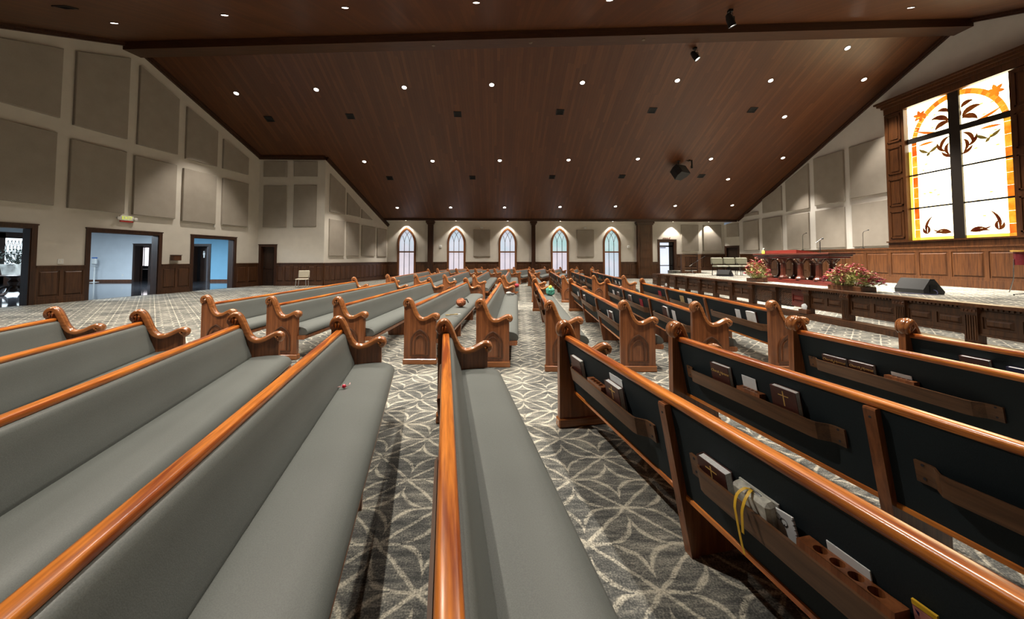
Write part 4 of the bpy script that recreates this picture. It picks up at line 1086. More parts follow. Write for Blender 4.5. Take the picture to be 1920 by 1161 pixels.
# pulpit
PX0, PY0, PY1 = 10.45, 10.35, 13.55
t = thing('pulpit', 'dark rosewood table pulpit on carved columns in the middle of the platform', 'pulpit', frame((PX0+.3, 12.72, ZP), (1, 0, 0), (0, 1, 0), (0, 0, 1)) @ Matrix.Scale(1.06, 4))
hl = (PY1-PY0)/2
m = MB()
for a, b, g in ((.0, .04, .02), (.04, .08, -.03), (.08, .12, -.08)): m.box(-.42-.0+(-g), .42+g, -hl-.05-g, hl+.05+g, a, b, None, .008)
m.build('base', wood('pulpit_base_mahogany', (.06, .008, .006), (.12, .018, .012), 'y', .3), t)
for y in (-1.05, -.36, .36, 1.05):
    for x in (-.22, .22):
        m = MB(); m.lathe([(.001, .12), (.15, .12), (.15, .18), (.12, .21), (.095, .25), (.085, .30), (.085, .62), (.10, .64), (.085, .66), (.10, .72), (.17, .80), (.18, .82), (.001, .82)], (x, y, 0), 8)
        cl = m.build('column', ROSE, t, angle=20)
        m = MB()
        for k in range(8):
            a = k*PI/4; m.tube([(x+.09*math.cos(a), y+.09*math.sin(a), .67), (x+.13*math.cos(a), y+.13*math.sin(a), .74), (x+.19*math.cos(a), y+.19*math.sin(a), .79), (x+.16*math.cos(a), y+.16*math.sin(a), .80)], [.012, .022, .02, .01], 6)
        m.build('carved_capital', MOLD, cl)
m = MB()
m.box(-.34, .34, -hl+.08, hl-.08, .82, .88, None, .01); m.box(-.38, .38, -hl+.03, hl-.03, .88, .93, None, .015); m.box(-.42, .42, -hl, hl, .93, .99, None, .01); m.build('table_top', ROSE, t)
m = MB(); m.box(-.345, .345, -hl+.075, hl-.075, .835, .865); m.build('red_molding', ROSER, t)
m = MB()
m.prism([(-.36, .99), (.36, .99), (.36, 1.02), (-.36, 1.10)], lambda p, a: (p[0], a, p[1]), -.38, 1.0); dk = m.build('reading_desk', ROSER, t)
Mt = t.matrix_world.copy()
P = Mt @ Vector((-.28, 1.22, .995))
r = thing('sanitizer_bottle', 'small bottle with amber liquid standing at the left end of the pulpit top', 'bottle', Matrix.Translation(P))
m = MB(); m.lathe([(.001, 0), (.05, 0), (.05, .10), (.03, .13), (.001, .13)], n=12); m.build('bottle_body', plain('amber_liquid', (.75, .42, .06), .2), r)
m = MB(); m.tube([(0, 0, .13), (0, 0, .20), (.03, -.03, .21)], .012, 6); m.build('pump_head', plain('clear_green', (.6, .75, .55), .3), r)
def gooseneck(P, h, lean, label):
    r = thing('gooseneck_microphone', label, 'microphone', Matrix.Translation(P), 'gooseneck microphones')
    m = MB(); m.lathe([(.001, 0), (.05, 0), (.045, .03), (.001, .03)], n=12); m.build('base', BLACK, r)
    pts = [(0, 0, .02), (lean*.1, 0, h*.5), (lean*.15, 0, h*.85), (lean*.4, -lean*.2, h*.95), (lean*.8, -lean*.5, h)]
    m = MB(); m.tube(spline(pts, 4), .009, 6); m.build('neck', BLKM, r)
    m = MB(); m.tube([pts[-1], (lean, -lean*.65, h*1.02)], .02, 8); m.build('capsule', BLACK, r)
for x, yb, yt, lean, lb in ((1505, 466, 437.5, .14, 'thin gooseneck microphone on the chancel screen behind the pulpit'), (1618, 465, 432, .16, 'thin gooseneck microphone on the chancel screen right of the pulpit')):
    P = at_x(x, yb, XS+.05); P.z = ZP+1.25; Q = at_x(x, yt, XS+.05); gooseneck(P, Q.z-P.z, lean, lb)
# microphone stands
P = at_z(1540, 531, ZP); k_ = 11.75/P.x; P = Vector((P.x*k_, P.y*k_, ZP))
r = thing('microphone_stand', 'black upright microphone stand with tilted microphone behind the pulpit', 'microphone stand', Matrix.Translation(P))
zt = at_plane(1540, 452, P, (P.x, P.y, 0)).z - ZP
m = MB(); m.lathe([(.001, 0), (.13, 0), (.13, .02), (.02, .035), (.001, .035)], n=16); m.build('base', BLKM, r)
m = MB(); m.tube([(0, 0, .02), (0, 0, zt)], .013, 8); m.tube([(0, 0, .62*zt), (0, 0, .72*zt)], .022, 8); m.build('pole', BLKM, r)
m = MB(); m.tube([(-.13, .02, zt-.06), (.06, -.01, zt+.07)], [.014, .022], 8); m.build('microphone_body', CHROME, r)
m = MB(); m.sphere((.09, -.015, zt+.09), .035, 10); m.build('microphone_head', BLACK, r)
P = at_z(1281, 513, ZP); P.y -= .75; P.x += .1
r = thing('boom_microphone_stand', 'black boom microphone stand at the far end of the platform by the handrail', 'microphone stand', Matrix.Translation(P))
m = MB()
for k in range(3): a = k*2.1+.4; m.tube([(0, 0, .2), (.28*math.cos(a), .28*math.sin(a), .015)], .011, 6)
m.tube([(0, 0, .1), (0, 0, .62)], .013, 8); m.build('tripod', BLKM, r)
m = MB(); m.tube([(-.12, 0, .45), (.85, .1, 1.02)], .010, 6); m.build('boom_arm', BLKM, r)
m = MB(); m.tube([(-.12, 0, .45), (.04, .016, .55)], .022, 8); m.build('microphone', CHROME, r)
P = at_z(1925, 554.5, ZP)
r = thing('stand_foot', 'thin black stand leg lying on the platform at the right edge', 'microphone stand', Matrix.Translation(P))
m = MB(); m.tube([(-.22, .06, .02), (.3, -.08, .10)], .009, 6); m.build('leg', BLKM, r)
m = MB(); m.sphere((-.22, .06, .018), .018, 8); m.build('rubber_foot', BLACK, r)
# drum at the right edge
r_ = ray(1924, 490); tt = 13.1/r_.x; P = O + r_*tt
r = thing('tom_drum', 'dark red drum with gold rim cut by the right edge', 'drum', Matrix.Translation((P.x, P.y, ZP)))
m = MB(); m.lathe([(.001, .70), (.19, .70), (.19, 1.03), (.001, 1.03)], n=24); m.build('shell', plain('wine_shell', (.09, .012, .015), .2), r)
m = MB(); m.lathe([(.19, 1.02), (.235, 1.03), (.235, 1.07), (.001, 1.072)], n=24); m.build('gold_hoop', plain('brass_hoop', (.85, .52, .14), .25, .7), r)
m = MB()
for k in range(3): a = k*2.1+.5; m.tube([(.2*math.cos(a), .2*math.sin(a), .85), (.22*math.cos(a), .22*math.sin(a), .35), (.30*math.cos(a), .30*math.sin(a), .012)], .012, 6)
m.build('stand_legs', CHROME, r)
# floor monitors
def wedge(P, ang, s, label):
    r = thing('floor_monitor', label, 'loudspeaker', Matrix.Translation(P) @ Matrix.Rotation(ang, 4, 'Z') @ Matrix.Scale(s, 4), 'floor monitors')
    poly = [(-.19, 0), (.20, 0), (.22, .06), (.02, .33), (-.06, .33), (-.20, .10)]
    m = MB(); m.prism(poly, lambda p, a: (p[0], a, p[1]), -.33, .33); cb = m.build('cabinet', BLACK, r)
    m = MB(); d = Vector((-.20, 0, .27)); o0 = Vector((.21, 0, .08)); nn = Vector((.27, 0, .20)).normalized()
    m.hexa([o0+Vector((0, -.30, 0)), o0+Vector((0, .30, 0)), o0+d*.85+Vector((0, .30, 0)), o0+d*.85+Vector((0, -.30, 0))] + [q+nn*.012 for q in (o0+Vector((0, -.30, 0)), o0+Vector((0, .30, 0)), o0+d*.85+Vector((0, .30, 0)), o0+d*.85+Vector((0, -.30, 0)))])
    m.build('grille', plain('wedge_grille', (.025, .025, .027), .7), r)
    m = MB(); m.box(-.08, .06, -.345, -.33, .05, .20); m.build('connector_plate', BLKM, r)
    m = MB(); m.tube(spline([(-.02, -.345, .10), (-.03, -.42, .08), (-.06, -.44, .012), (-.25, -.30, .012), (-.5, .0, .012)], 4), .009, 6); m.build('cable', plain('cable_blue', (.02, .02, .06), .5), r)
P = at_z(1722, 550, ZP); wedge(P, math.radians(-8), 1.12, 'large black floor monitor on the platform edge right of the flowers')
P = at_z(1359, 518, ZP); wedge(P, math.radians(25), .95, 'black floor monitor in front of the row of sage chairs')
P = at_z(1452, 527, ZP); wedge(P, math.radians(10), .55, 'small black floor monitor between the left flowers and the pulpit')
# sage chairs linked in a row
P = at_z(1381, 517, ZP); sc = (1418-1347)/690*P.y/1.78
dirw = Vector((1, .06)).normalized()
for k in range(3):
    r = thing('stacking_chair', 'sage green vinyl stacking chair, %s in the row on the platform' % ['left', 'middle', 'right'][k], 'chair', frame((P.x+(k-1)*.60*sc, P.y+.3-(k-1)*.05, ZP), (1, -.08, 0), (.08, 1, 0), (0, 0, 1)) @ Matrix.Scale(sc, 4), 'row of sage chairs')
    m = MB(); m.box(-.29, .29, -.26, .24, .40, .49, None, .04); m.build('seat', SAGE, r)
    m = MB(); m.box(-.29, .29, -.03, .05, .53, .88, Matrix.Translation((0, .22, 0)) @ Matrix.Rotation(-.12, 4, 'X'), .04); m.build('backrest', SAGE, r)
    for sx in (-1, 1):
        for sy in (-.22, .22):
            m = MB(); m.tube([(sx*.25, sy, .42), (sx*.265, sy*1.05, 0)], .016, 8); m.build('leg', BLKM, r)
        m = MB(); m.tube([(sx*.26, .2, .42), (sx*.26, .2, .6)], .014, 8); m.build('back_frame', BLKM, r)

# flowers
def flowers(P, w, d, h, nst, label, seed):
    rnd = random.Random(seed)
    r = thing('flower_arrangement', label, 'flowers', Matrix.Translation(P), 'flower arrangements on the platform')
    m = MB(); m.box(-d*.28, d*.28, -w*.30, w*.30, 0, .13, None, .01); m.build('planter_box', MOLD, r)
    fo, bl, pk, st = MB(), MB(), MB(), MB()
    for k in range(nst):
        a = rnd.uniform(0, 2*PI); rr = math.sqrt(rnd.random())
        tip = Vector((math.cos(a)*rr*d*.5, math.sin(a)*rr*w*.5, .12 + h*(1-rr*rr*.75)*rnd.uniform(.55, 1.05)))
        base = Vector((tip.x*.25, tip.y*.5, .10)); mid = (base+tip)/2 + Vector((0, 0, .05))
        st.tube([base, mid, tip], .004, 4)
        kind = rnd.random()
        if kind < .42:
            for q in range(9): fo.leaf(base.lerp(tip, rnd.uniform(.35, 1.0)), (rnd.uniform(-1, 1), rnd.uniform(-1, 1), rnd.uniform(-.3, .9)), (0, 0, 1), rnd.uniform(.07, .14), rnd.uniform(.018, .04))
        else:
            mb = bl if kind < .80 else pk
            for q in range(4):
                c = tip + Vector((rnd.uniform(-.05, .05), rnd.uniform(-.05, .05), rnd.uniform(-.05, .04)))
                for z in range(6):
                    aa = z*PI/3+q; mb.leaf(c, (math.cos(aa), math.sin(aa), rnd.uniform(-.2, .7)), (0, 0, 1), rnd.uniform(.035, .06), .035)
    for mb, nm, mt in ((fo, 'foliage', FLEAF), (bl, 'burgundy_blossoms', FRED), (pk, 'pink_blossoms', FPINK), (st, 'stems', FLEAF)):
        o = mb.build(nm, mt, r); o['kind'] = 'stuff'
P = at_z(1596, 545, ZP); flowers(P, 1.6, .75, .60, 230, 'wide burgundy and pink flower arrangement in front of the right half of the pulpit', 3)
P = Vector((9.72, 13.4, ZP)); flowers(P, 1.0, .7, .78, 150, 'burgundy and green flower arrangement left of the pulpit', 5)

# ------------------------------------------------------------------ stained glass window on the right wall
def rw(x, y): p = at_x(x, y, XR-.06); return p.y, p.z
gy1 = (rw(1701, 240)[0] + rw(1709, 420)[0])/2; gy0 = (rw(1899, 140)[0] + rw(1914, 430)[0])/2
gz1 = (rw(1700, 206)[1] + rw(1899, 130)[1])/2; gz0 = (rw(1710, 452)[1] + rw(1915, 441.5)[1])/2
yc = (gy0+gy1)/2; hwid = (gy1-gy0)/2
fy1 = rw(1667, 300)[0]; pil = fy1-gy1; fy0 = gy0 - pil
fz1 = (rw(1663.5, 219)[1]); cz = rw(1657, 193)[1]
WIN = Wall((XR, 30), (XR, -5), 1)               # u = 30 - y
def U(y): return 30-y
t = bpy.data.objects.new('window_6', None); C.objects.link(t); t['kind'] = 'structure'
m = MB()
wz0 = gz0-.35
for a, b in ((gy1, fy1), (fy0, gy0)):
    ua, ub = U(b), U(a)
    WIN.slab(m, ua, ub, wz0, fz1, 0, .22)
    nn_ = 4; hh = (fz1-gz0)/nn_
    for k in range(nn_):
        z0, z1 = gz0+k*hh+.12, gz0+(k+1)*hh-.1
        for q in ((ua+.12, ub-.12, z0, z0+.05), (ua+.12, ub-.12, z1-.05, z1), (ua+.12, ua+.17, z0, z1), (ub-.17, ub-.12, z0, z1)): WIN.slab(m, *q, .22, .25)
        WIN.slab(m, ua+.24, ub-.24, z0+.12, z1-.12, .22, .24)
WIN.slab(m, U(fy1), U(fy0), gz1, fz1+.35, 0, .24)
WIN.slab(m, U(fy1)-.05, U(fy0)+.05, fz1+.30, fz1+.42, 0, .32); WIN.slab(m, U(fy1)-.14, U(fy0)+.14, fz1+.42, fz1+.52, 0, .42); WIN.slab(m, U(fy1)-.20, U(fy0)+.20, fz1+.52, fz1+.60, 0, .50)
WIN.slab(m, U(fy1), U(fy0), wz0, gz0, 0, .24); WIN.slab(m, U(fy1)-.04, U(fy0)+.04, gz0-.06, gz0+.0, 0, .30); WIN.slab(m, U(fy1)-.04, U(fy0)+.04, wz0-.1, wz0+.02, 0, .28)
m.build('window_frame', WAINL, t)
SG = 8.0
m = MB(); WIN.slab(m, U(gy1), U(gy0), gz0, gz1, .02, .03); m.build('pane', emit('white_cathedral_glass', (1.0, .80, .42), SG, (1.0, .86, .58), 1.2), t)
zb1, zb0 = (rw(1700, 264)[1]+rw(1904, 203)[1])/2, (rw(1700, 273)[1]+rw(1904, 215.5)[1])/2
vb = (rw(1778, 200)[0]+rw(1790, 440)[0])/2, (rw(1799, 200)[0]+rw(1812, 440)[0])/2
m = MB(); WIN.slab(m, U(vb[0]), U(vb[1]), gz0, gz1, .03, .10); WIN.slab(m, U(gy1), U(gy0), min(zb0, zb1), max(zb0, zb1), .03, .09); m.build('cross_mullion', plain('dark_bronze', (.018, .013, .010), .5), t)
m = MB()
for (xa, ya, xb, yb) in ((1707, 331, 1908, 289.7), (1708, 392, 1911, 367.5)):
    z = (rw(xa, ya)[1]+rw(xb, yb)[1])/2; WIN.slab(m, U(gy1), U(gy0), z-.032, z+.032, .03, .06)
m.build('bar', BLKM, t)
ORG = emit('amber_glass', (1.0, .25, .01), 1.15, (1.0, .55, .05), 3.0); ORR = emit('red_amber_glass', (.75, .10, .01), 1.0, (1.0, .32, .02), 2.0)
BRN = emit('brown_glass', (.10, .012, .003), .7, (.28, .07, .01), 3.0); YGL = emit('yellow_glass', (1.0, .62, .06), 1.6, (1.0, .75, .15), 2.0); GRG = emit('olive_glass', (.14, .10, .02), .7, (.32, .20, .04), 3.0)
ro = hwid*.93; ri = ro*.88; zap = rw(1797, 168)[1]; zsp = zap - ro*1.12
mo, mr_ = MB(), MB()
nseg = 26
def flat(mb, pts, o0=.031, o1=.036): mb.prism([(U(p[0]), p[1]) for p in pts], lambda p, a: WIN.pt(p[0], p[1], a), o0, o1)
for k in range(nseg):
    a, b = PI*k/nseg, PI*(k+.985)/nseg
    flat(mo if k % 3 else mr_, [(yc+r_*math.cos(q), zsp+r_*1.12*math.sin(q)) for r_, q in ((ro, a), (ro, b), (ri, b), (ri, a))])
hseg = (zsp-gz0)/9
for k in range(9):
    for s_ in (-1, 1):
        z0, z1 = gz0+k*hseg, gz0+(k+.985)*hseg
        flat(mo if (k+(s_ > 0)) % 3 else mr_, [(yc+s_*ri, z0), (yc+s_*ro, z0), (yc+s_*ro, z1), (yc+s_*ri, z1)])
mo.build('arch_ring', ORG, t); mr_.build('arch_accent', ORR, t)
m = MB()
flat(m, [(gy0, gz0), (gy1, gz0), (gy1, gz0+.12), (gy0, gz0+.12)])
for yy in (gy0, gy1-.10): flat(m, [(yy, gz0), (yy+.10, gz0), (yy+.10, zsp-.2), (yy, zsp-.2)])
m.build('border_glass', YGL, t)
def petal(mb, y, z, ang, ln, wd, bend=0.0):
    L_, R_ = [], []
    for k in range(8):
        f = k/7; a = ang + bend*f; 
        py = y + math.cos(ang+bend*f*.5)*ln*f; pz = z + math.sin(ang+bend*f*.5)*ln*f; ww = wd*math.sin(PI*min(1, f*.95+.03))*.5
        L_.append((py - math.sin(a)*ww, pz + math.cos(a)*ww)); R_.append((py + math.sin(a)*ww, pz - math.cos(a)*ww))
    flat(mb, L_ + R_[::-1], .037, .042)
fl, lf, gr = MB(), MB(), MB()
for s_ in (-1, 1):
    cy_, cz_ = yc+s_*hwid*.72, gz1-(gz1-gz0)*.085
    for k in range(6): petal(fl, cy_, cz_, k*PI/3+.3, .25, .13)
    # lily above the cross bar and curled scrolls below it
    zc = max(zb0, zb1)+.30; zd = min(zb0, zb1)-.10
    for y0_, z0_, a0, ln, wd_, bd in ((.22, zc, 1.15, .62, .20, -1.5), (.20, zc-.05, .45, .50, .20, -1.7), (.20, zc+.35, 1.2, .40, .16, -1.6), (.18, zc+.05, 1.75, .45, .14, .6)):
        aa = a0 if s_ > 0 else PI-a0; petal(lf, yc+s_*y0_, z0_, aa, ln, wd_, bd*s_)
    for y0_, z0_, a0, ln, wd_, bd in ((.20, zd, -.15, .60, .13, -1.9), (.62, zd-.16, -1.6, .50, .12, -1.2), (.22, zd-.25, -.6, .50, .12, -2.0), (.48, zd-.55, -2.0, .45, .11, -1.0)):
        aa = a0 if s_ > 0 else PI-a0; petal(lf, yc+s_*y0_, z0_, aa, ln, wd_, bd*s_)
    for y0_, z0_, a0, ln, wd_, bd in ((.62, zc-.30, .10, .75, .10, .5), (.70, zd-.05, .1, .60, .10, -.3)):
        aa = a0 if s_ > 0 else PI-a0; petal(fl, yc+s_*y0_, z0_, aa, ln, wd_, bd*s_)
    # doves
    for bz_ in (min(zb0, zb1)-.55,):
        by = yc+s_*hwid*.56
        petal(gr, by, bz_, .35, .42, .12, .5); petal(gr, by, bz_, PI-.35, .42, .12, -.5); petal(gr, by-.05, bz_+.02, -.9, .2, .1)
    # lower corner scrolls
    for a0, ln, bd in ((1.2, .75, 1.3), (2.3, .35, -1.4), (.5, .3, 1.2)):
        aa = a0 if s_ > 0 else PI-a0; petal(lf, yc+s_*hwid*.66, gz0+.25, aa, ln, .10, bd*s_)
    for a0, ln, bd in ((.3, .6, -.4), (.9, .5, -1.0), (-.1, .65, .5)):
        aa = a0 if s_ > 0 else PI-a0; petal(lf, yc+s_*.28, gz0+.25, aa, ln, .09, bd*s_*1.5)
fl.build('flower_motif', ORR, t); lf.build('scroll_motif', BRN, t); gr.build('dove_motif', GRG, t)
m = MB()
for k in range(22):
    zz = gz0+.6+(zsp-gz0+.6)*random.random(); s_ = random.choice((-1, 1)); yy = yc+s_*random.uniform(.35, .8)*hwid; petal(m, yy, zz, 0, .14, .05)
m.build('leaf_motif', YGL, t)

# ------------------------------------------------------------------ far wall pilasters
def pilaster(xl, xr, depth, label, wide=False, mat=CASING):
    ua, ub = WF.hit(xl, 480, depth)[0], WF.hit(xr, 480, depth)[0]
    r = thing('wood_pilaster', label, 'column', None, 'wood columns on the window wall')
    m = MB(); WF.slab(m, ua, ub, 0, ZE-.3, .004, depth)
    if wide:
        for k in range(6):
            z0, z1 = .25+k*.62, .25+(k+1)*.62-.08
            if z1 > ZE-.35: break
            for q in ((ua+.12, ub-.12, z0, z0+.04), (ua+.12, ub-.12, z1-.04, z1), (ua+.12, ua+.16, z0, z1), (ub-.16, ub-.12, z0, z1)): WF.slab(m, *q, depth, depth+.02)
    m.build('shaft', mat, r)
    m = MB(); g = .06
    WF.slab(m, ua-g, ub+g, ZE-.32, ZE-.22, .004, depth+g); WF.slab(m, ua-2*g, ub+2*g, ZE-.22, ZE-.07, .004, depth+2*g); m.build('capital', CASING, r)
    m = MB(); WF.slab(m, ua-.04, ub+.04, 0, .25, .004, depth+.04); m.build('base', CASING, r)
pilaster(801.5, 811.5, .22, 'slim dark wood column between the first and second gothic windows')
pilaster(997, 1004, .22, 'slim dark wood column between the third and fourth gothic windows')
pilaster(1197, 1224, .35, 'broad panelled wood column left of the exterior glass door', True, WAINL)
# small white wall fittings
def wallbox(w, x, y, s, label, name, cat, group=None, mat=WHITEP):
    u, z = w.hit(x, y, .05); r = thing(name, label, cat, w.M(u, z), group)
    m = MB(); m.box(-s, s, 0.002, s*1.1, -s*1.1, s*1.1, None, s*.2); m.build('housing', mat, r)
    m = MB(); m.box(-s*.5, s*.5, s*1.1, s*1.25, -s*.5, s*.5); m.build('face_plate', plain('face_'+name, (.6, .6, .58), .4), r)
wallbox(WF, 826, 462.5, .09, 'small white wall speaker beside the slim dark column', 'wall_speaker', 'wall speaker', 'small white wall speakers')
wallbox(WF, 1178.5, 463, .09, 'small white wall speaker left of the broad wood column', 'wall_speaker', 'wall speaker', 'small white wall speakers')
for x, lb in ((903.3, 'white fixture above the panel between the second and third windows'), (1097.5, 'white fixture above the panel between the fourth and fifth windows')):
    u, z = WF.hit(x, 427, .08); r = thing('emergency_light', lb, 'light fixture', WF.M(u, z), 'emergency lights on the window wall')
    m = MB(); m.box(-.10, .10, .002, .10, -.06, .04, None, .015); m.build('housing', WHITEP, r)
    m = MB(); m.sphere((-.08, .12, .0), .035, 8); m.sphere((.08, .12, .0), .035, 8); m.build('lamp_head', WHITEP, r)
# lettering cut-out above the exterior door
u, z = WF.hit(1250, 447, .02)
r = thing('exit_sign', 'small brown sign over the exterior glass door', 'sign', WF.M(u, z))
m = MB(); m.tube([(.16, .03, -.08), (.20, .03, .02), (.26, .03, .09), (.22, .03, -.07)], .018, 6)
for k in range(4): m.tube([(.12-k*.11, .03, -.06), (.10-k*.11, .03, .04), (.05-k*.11, .03, .04), (.04-k*.11, .03, -.06)], .016, 6)
m.build('letters', plain('brown_letters', (.25, .10, .06), .5), r)
m = MB(); m.box(-.34, .30, .002, .014, -.10, -.08); m.build('mount_bar', MOLD, r)
# left wall fittings
u, z = WL.hit(239, 411, .08)
r = thing('exit_sign', 'white EXIT sign with yellow letters between two wide doorways', 'sign', WL.M(u, z))
m = MB(); m.box(-.22, .22, .002, .07, -.06, .13, None, .01); m.build('housing', WHITEP, r)
m = MB(); m.box(-.21, .21, .005, .065, -.12, -.062, None, .01); m.build('red_base', plain('red_strip', (.45, .03, .02), .5), r)
text('letters', 'EXIT', .17, EXITY, r, frame((0, .0715, .035), (-1, 0, 0) if WL.n.dot(Vector((WL.d.y, -WL.d.x))) < 0 else (1, 0, 0), (0, 0, 1), (0, -1, 0) if False else (0, 1, 0)))
for sx in (-1, 1):
    m = MB(); m.lathe([(.001, -.04), (.05, -.03), (.06, .03), (.001, .035)], n=14, M=frame((sx*.27, .07, .02), (1, 0, 0), (0, 0, 1), (0, 1, 0))); m.build('lamp_head', WHITEP, r)
u, z = WL.hit(114, 490.5, .02); r = thing('light_switch', 'white light switch plate above the panelling left of the wide doorway', 'switch', WL.M(u, z))
m = MB(); m.box(-.075, .075, .002, .012, -.085, .085, None, .004); m.build('plate', WHITEP, r)
m = MB(); m.box(-.02, .02, .012, .02, -.035, .035); m.build('rocker', plain('rocker_white', (.8, .78, .7), .4), r)
u, z = WL.hit(331.5, 483, .12); r = thing('offering_box', 'small dark wooden box mounted between the two blue-lit doorways', 'box', WL.M(u, z))
m = MB(); m.box(-.17, .17, .002, .16, -.13, .09, None, .01); m.build('box_body', MOLD, r)
m = MB(); m.box(-.18, .18, .002, .18, .09, .11); m.build('lid', CASING, r)
for x, y in ((401.5, 424),):
    u, z = WL.hit(x, y, .02); m = MB(); m.box(-.05, .05, .002, .05, -.06, .06, None, .01); o = m.build('motion_sensor', WHITEP); o.matrix_world = WL.M(u, z); tag(o, 'tiny white sensor under the fourth lower panel on the left wall', 'sensor')
# single chair by the alcove
P = at_z(564, 539.5, 0)
r = thing('side_chair', 'beige vinyl chair with chrome legs against the alcove panelling', 'chair', frame((P.x, P.y+.12, 0), (.98, .17, 0), (-.17, .98, 0), (0, 0, 1)) @ Matrix.Scale(.98, 4))
m = MB(); m.box(-.27, .27, -.26, .22, .40, .46, None, .03); m.build('seat', CHAIRV, r)
m = MB(); m.box(-.27, .27, -.03, .03, .50, .88, Matrix.Translation((0, .2, 0)) @ Matrix.Rotation(-.1, 4, 'X'), .03); m.build('backrest', CHAIRV, r)
for sx in (-1, 1):
    for sy in (-.22, .2):
        m = MB(); m.tube([(sx*.23, sy, .42), (sx*.25, sy, 0)], .016, 8); m.build('leg', CHROME, r)
    m = MB(); m.tube([(sx*.25, .18, .40), (sx*.25, .19, .62)], .014, 8); m.build('back_frame', CHROME, r)

# ------------------------------------------------------------------ foyer behind the left wall
YB, XB = 24.5, -28.5
WFB = Wall((XB, YB), (-12.0, YB), 1)
d1 = (WFB.hit(253, 500)[0], WFB.hit(279, 500)[0]); ZD1 = WFB.hit(265, 461)[1]
d2 = (WFB.hit(362, 500)[0], WFB.hit(391, 500)[0]); ZD2 = WFB.hit(378, 461.5)[1]
split = WFB.hit(318, 500)[0]
WFB.build('wall_foyer_back', FOYERW, [(d1[0], d1[1], 0, ZD1), (d2[0], d2[1], 0, ZD2)], top=lambda P: 3.6)
m = MB(); WFB.slab(m, split, d2[0]-.14, .12, 3.4, .0, .012); WFB.slab(m, d2[1]+.14, WFB.L, .12, 3.4, .0, .012); WFB.slab(m, d2[0]-.14, d2[1]+.14, ZD2+.14, 3.4, .0, .012); struct(m, 'wall_foyer_blue', BLUEW)
m = MB()
for a, b in ((0, d1[0]-.13), (d1[1]+.13, split), (split, d2[0]-.13), (d2[1]+.13, WFB.L)): WFB.slab(m, a, b, 0, .14, 0, .02)
struct(m, 'baseboard_foyer', MOLD)
m = MB(); casing(m, WFB, *d1, 0, ZD1, .13); casing(m, WFB, *d2, 0, ZD2, .13); struct(m, 'trim_12', DOORD)
m = MB(); door_leaf(m, WFB, d2[0]+.75, d2[1], .01, ZD2-.02, -.10); dd = struct(m, 'door_4', wood('grey_brown_door', (.06, .055, .06), (.10, .09, .095), 'z', .4))
m = MB(); q = d2[0]+(d2[1]-d2[0])*.62; z = 1.75
m.sphere(WFB.pt(q, z+.17, -.08), .05, 10); WFB.slab(m, q-.06, q+.06, z-.05, z+.11, -.09, -.08); WFB.slab(m, q-.04, q+.04, z-.22, z-.05, -.09, -.08); m.build('restroom_symbol', WHITEP, dd)
m = MB(); WFB.slab(m, d2[0], d2[1], 0, ZD2, -.9, -.6); struct(m, 'wall_restroom', DOORD)
# room beyond the foyer doorway: window and counter
m = MB(); WFB.slab(m, d1[0]-4.4, d1[1]+1.2, 0, 3.2, -2.7, -2.6); struct(m, 'wall_office', DOORD)
t = bpy.data.objects.new('window_7', None); C.objects.link(t); t['kind'] = 'structure'
m = MB(); c0 = (d1[0]+d1[1])/2 - 2.35
WFB.slab(m, c0-.30, c0+.55, .95, ZD1-.05, -2.59, -2.57); m.build('pane', emit('daylight_pane', (.92, .86, .92), 2.2), t)
m = MB(); WFB.slab(m, c0+.10, c0+.14, .95, ZD1, -2.57, -2.54); WFB.slab(m, c0-.36, c0+.6, .90, .97, -2.6, -2.5); m.build('window_frame', BLKM, t)
m = MB(); WFB.slab(m, d1[0]-.35, d1[0]+(d1[1]-d1[0])*.02, .01, ZD1-.02, -.5, -.45); struct(m, 'door_5', DOORD)
P = WFB.pt(c0+.95, 0, -1.6); r = thing('office_desk', 'black desk silhouetted in the room beyond the foyer doorway', 'desk', Matrix.Translation(P))
m = MB(); m.box(-.7, .7, -.35, .35, .70, .75); m.build('desk_top', BLACK, r)
m = MB(); m.box(-.65, -.58, -.33, .33, 0, .70); m.build('side_panel', BLACK, r)
m = MB(); m.box(.58, .65, -.33, .33, 0, .70); m.build('side_panel', BLACK, r)
m = MB(); m.box(-.58, .58, .20, .24, .1, .70); m.build('modesty_panel', BLACK, r)
WXB = Wall((XB, 6.0), (XB, YB), 1)
WXB.build('wall_foyer_entrance', FOYERW, (), top=lambda P: 3.6)
# entrance windows seen through the first opening
hx0, hx1 = WXB.hit(6, 480), WXB.hit(46, 480)
t = bpy.data.objects.new('window_8', None); C.objects.link(t); t['kind'] = 'structure'
ww = (hx0[0], hx1[0]); zt_ = WXB.hit(25, 447)[1]; zl_ = WXB.hit(25, 515)[1]
m = MB(); WXB.slab(m, ww[0], ww[1], max(.2, zl_), zt_, .0, .02); m.build('pane', emit('foyer_daylight', (.80, .93, 1.0), 2.0), t)
m = MB()
for q in ((ww[0]-.25, ww[0], 0, zt_+.3), (ww[1], ww[1]+.25, 0, zt_+.3), (ww[0]-.25, ww[1]+.25, zt_, zt_+.35), (ww[0]-.25, ww[1]+.25, 0, max(.2, zl_))): WXB.slab(m, *q, .0, .08)
m.build('window_frame', CASING, t)
m = MB(); n = 6
for k in range(n):
    for sg in (1, -1):
        a = WXB.pt(ww[0]+(ww[1]-ww[0])*(k/n), zl_ + (zt_-zl_)*(0.5 if sg > 0 else .95), .03); b = WXB.pt(ww[0]+(ww[1]-ww[0])*((k+1)/n), zl_+(zt_-zl_)*(.95 if sg > 0 else .5), .03); m.tube([a, b], .014, 4)
m.build('lead_lines', BLKM, t)
WSB = Wall((-12, 6.0), (XB, 6.0), 1); WSB.build('wall_foyer_side', FOYERW, (), top=lambda P: 3.6)

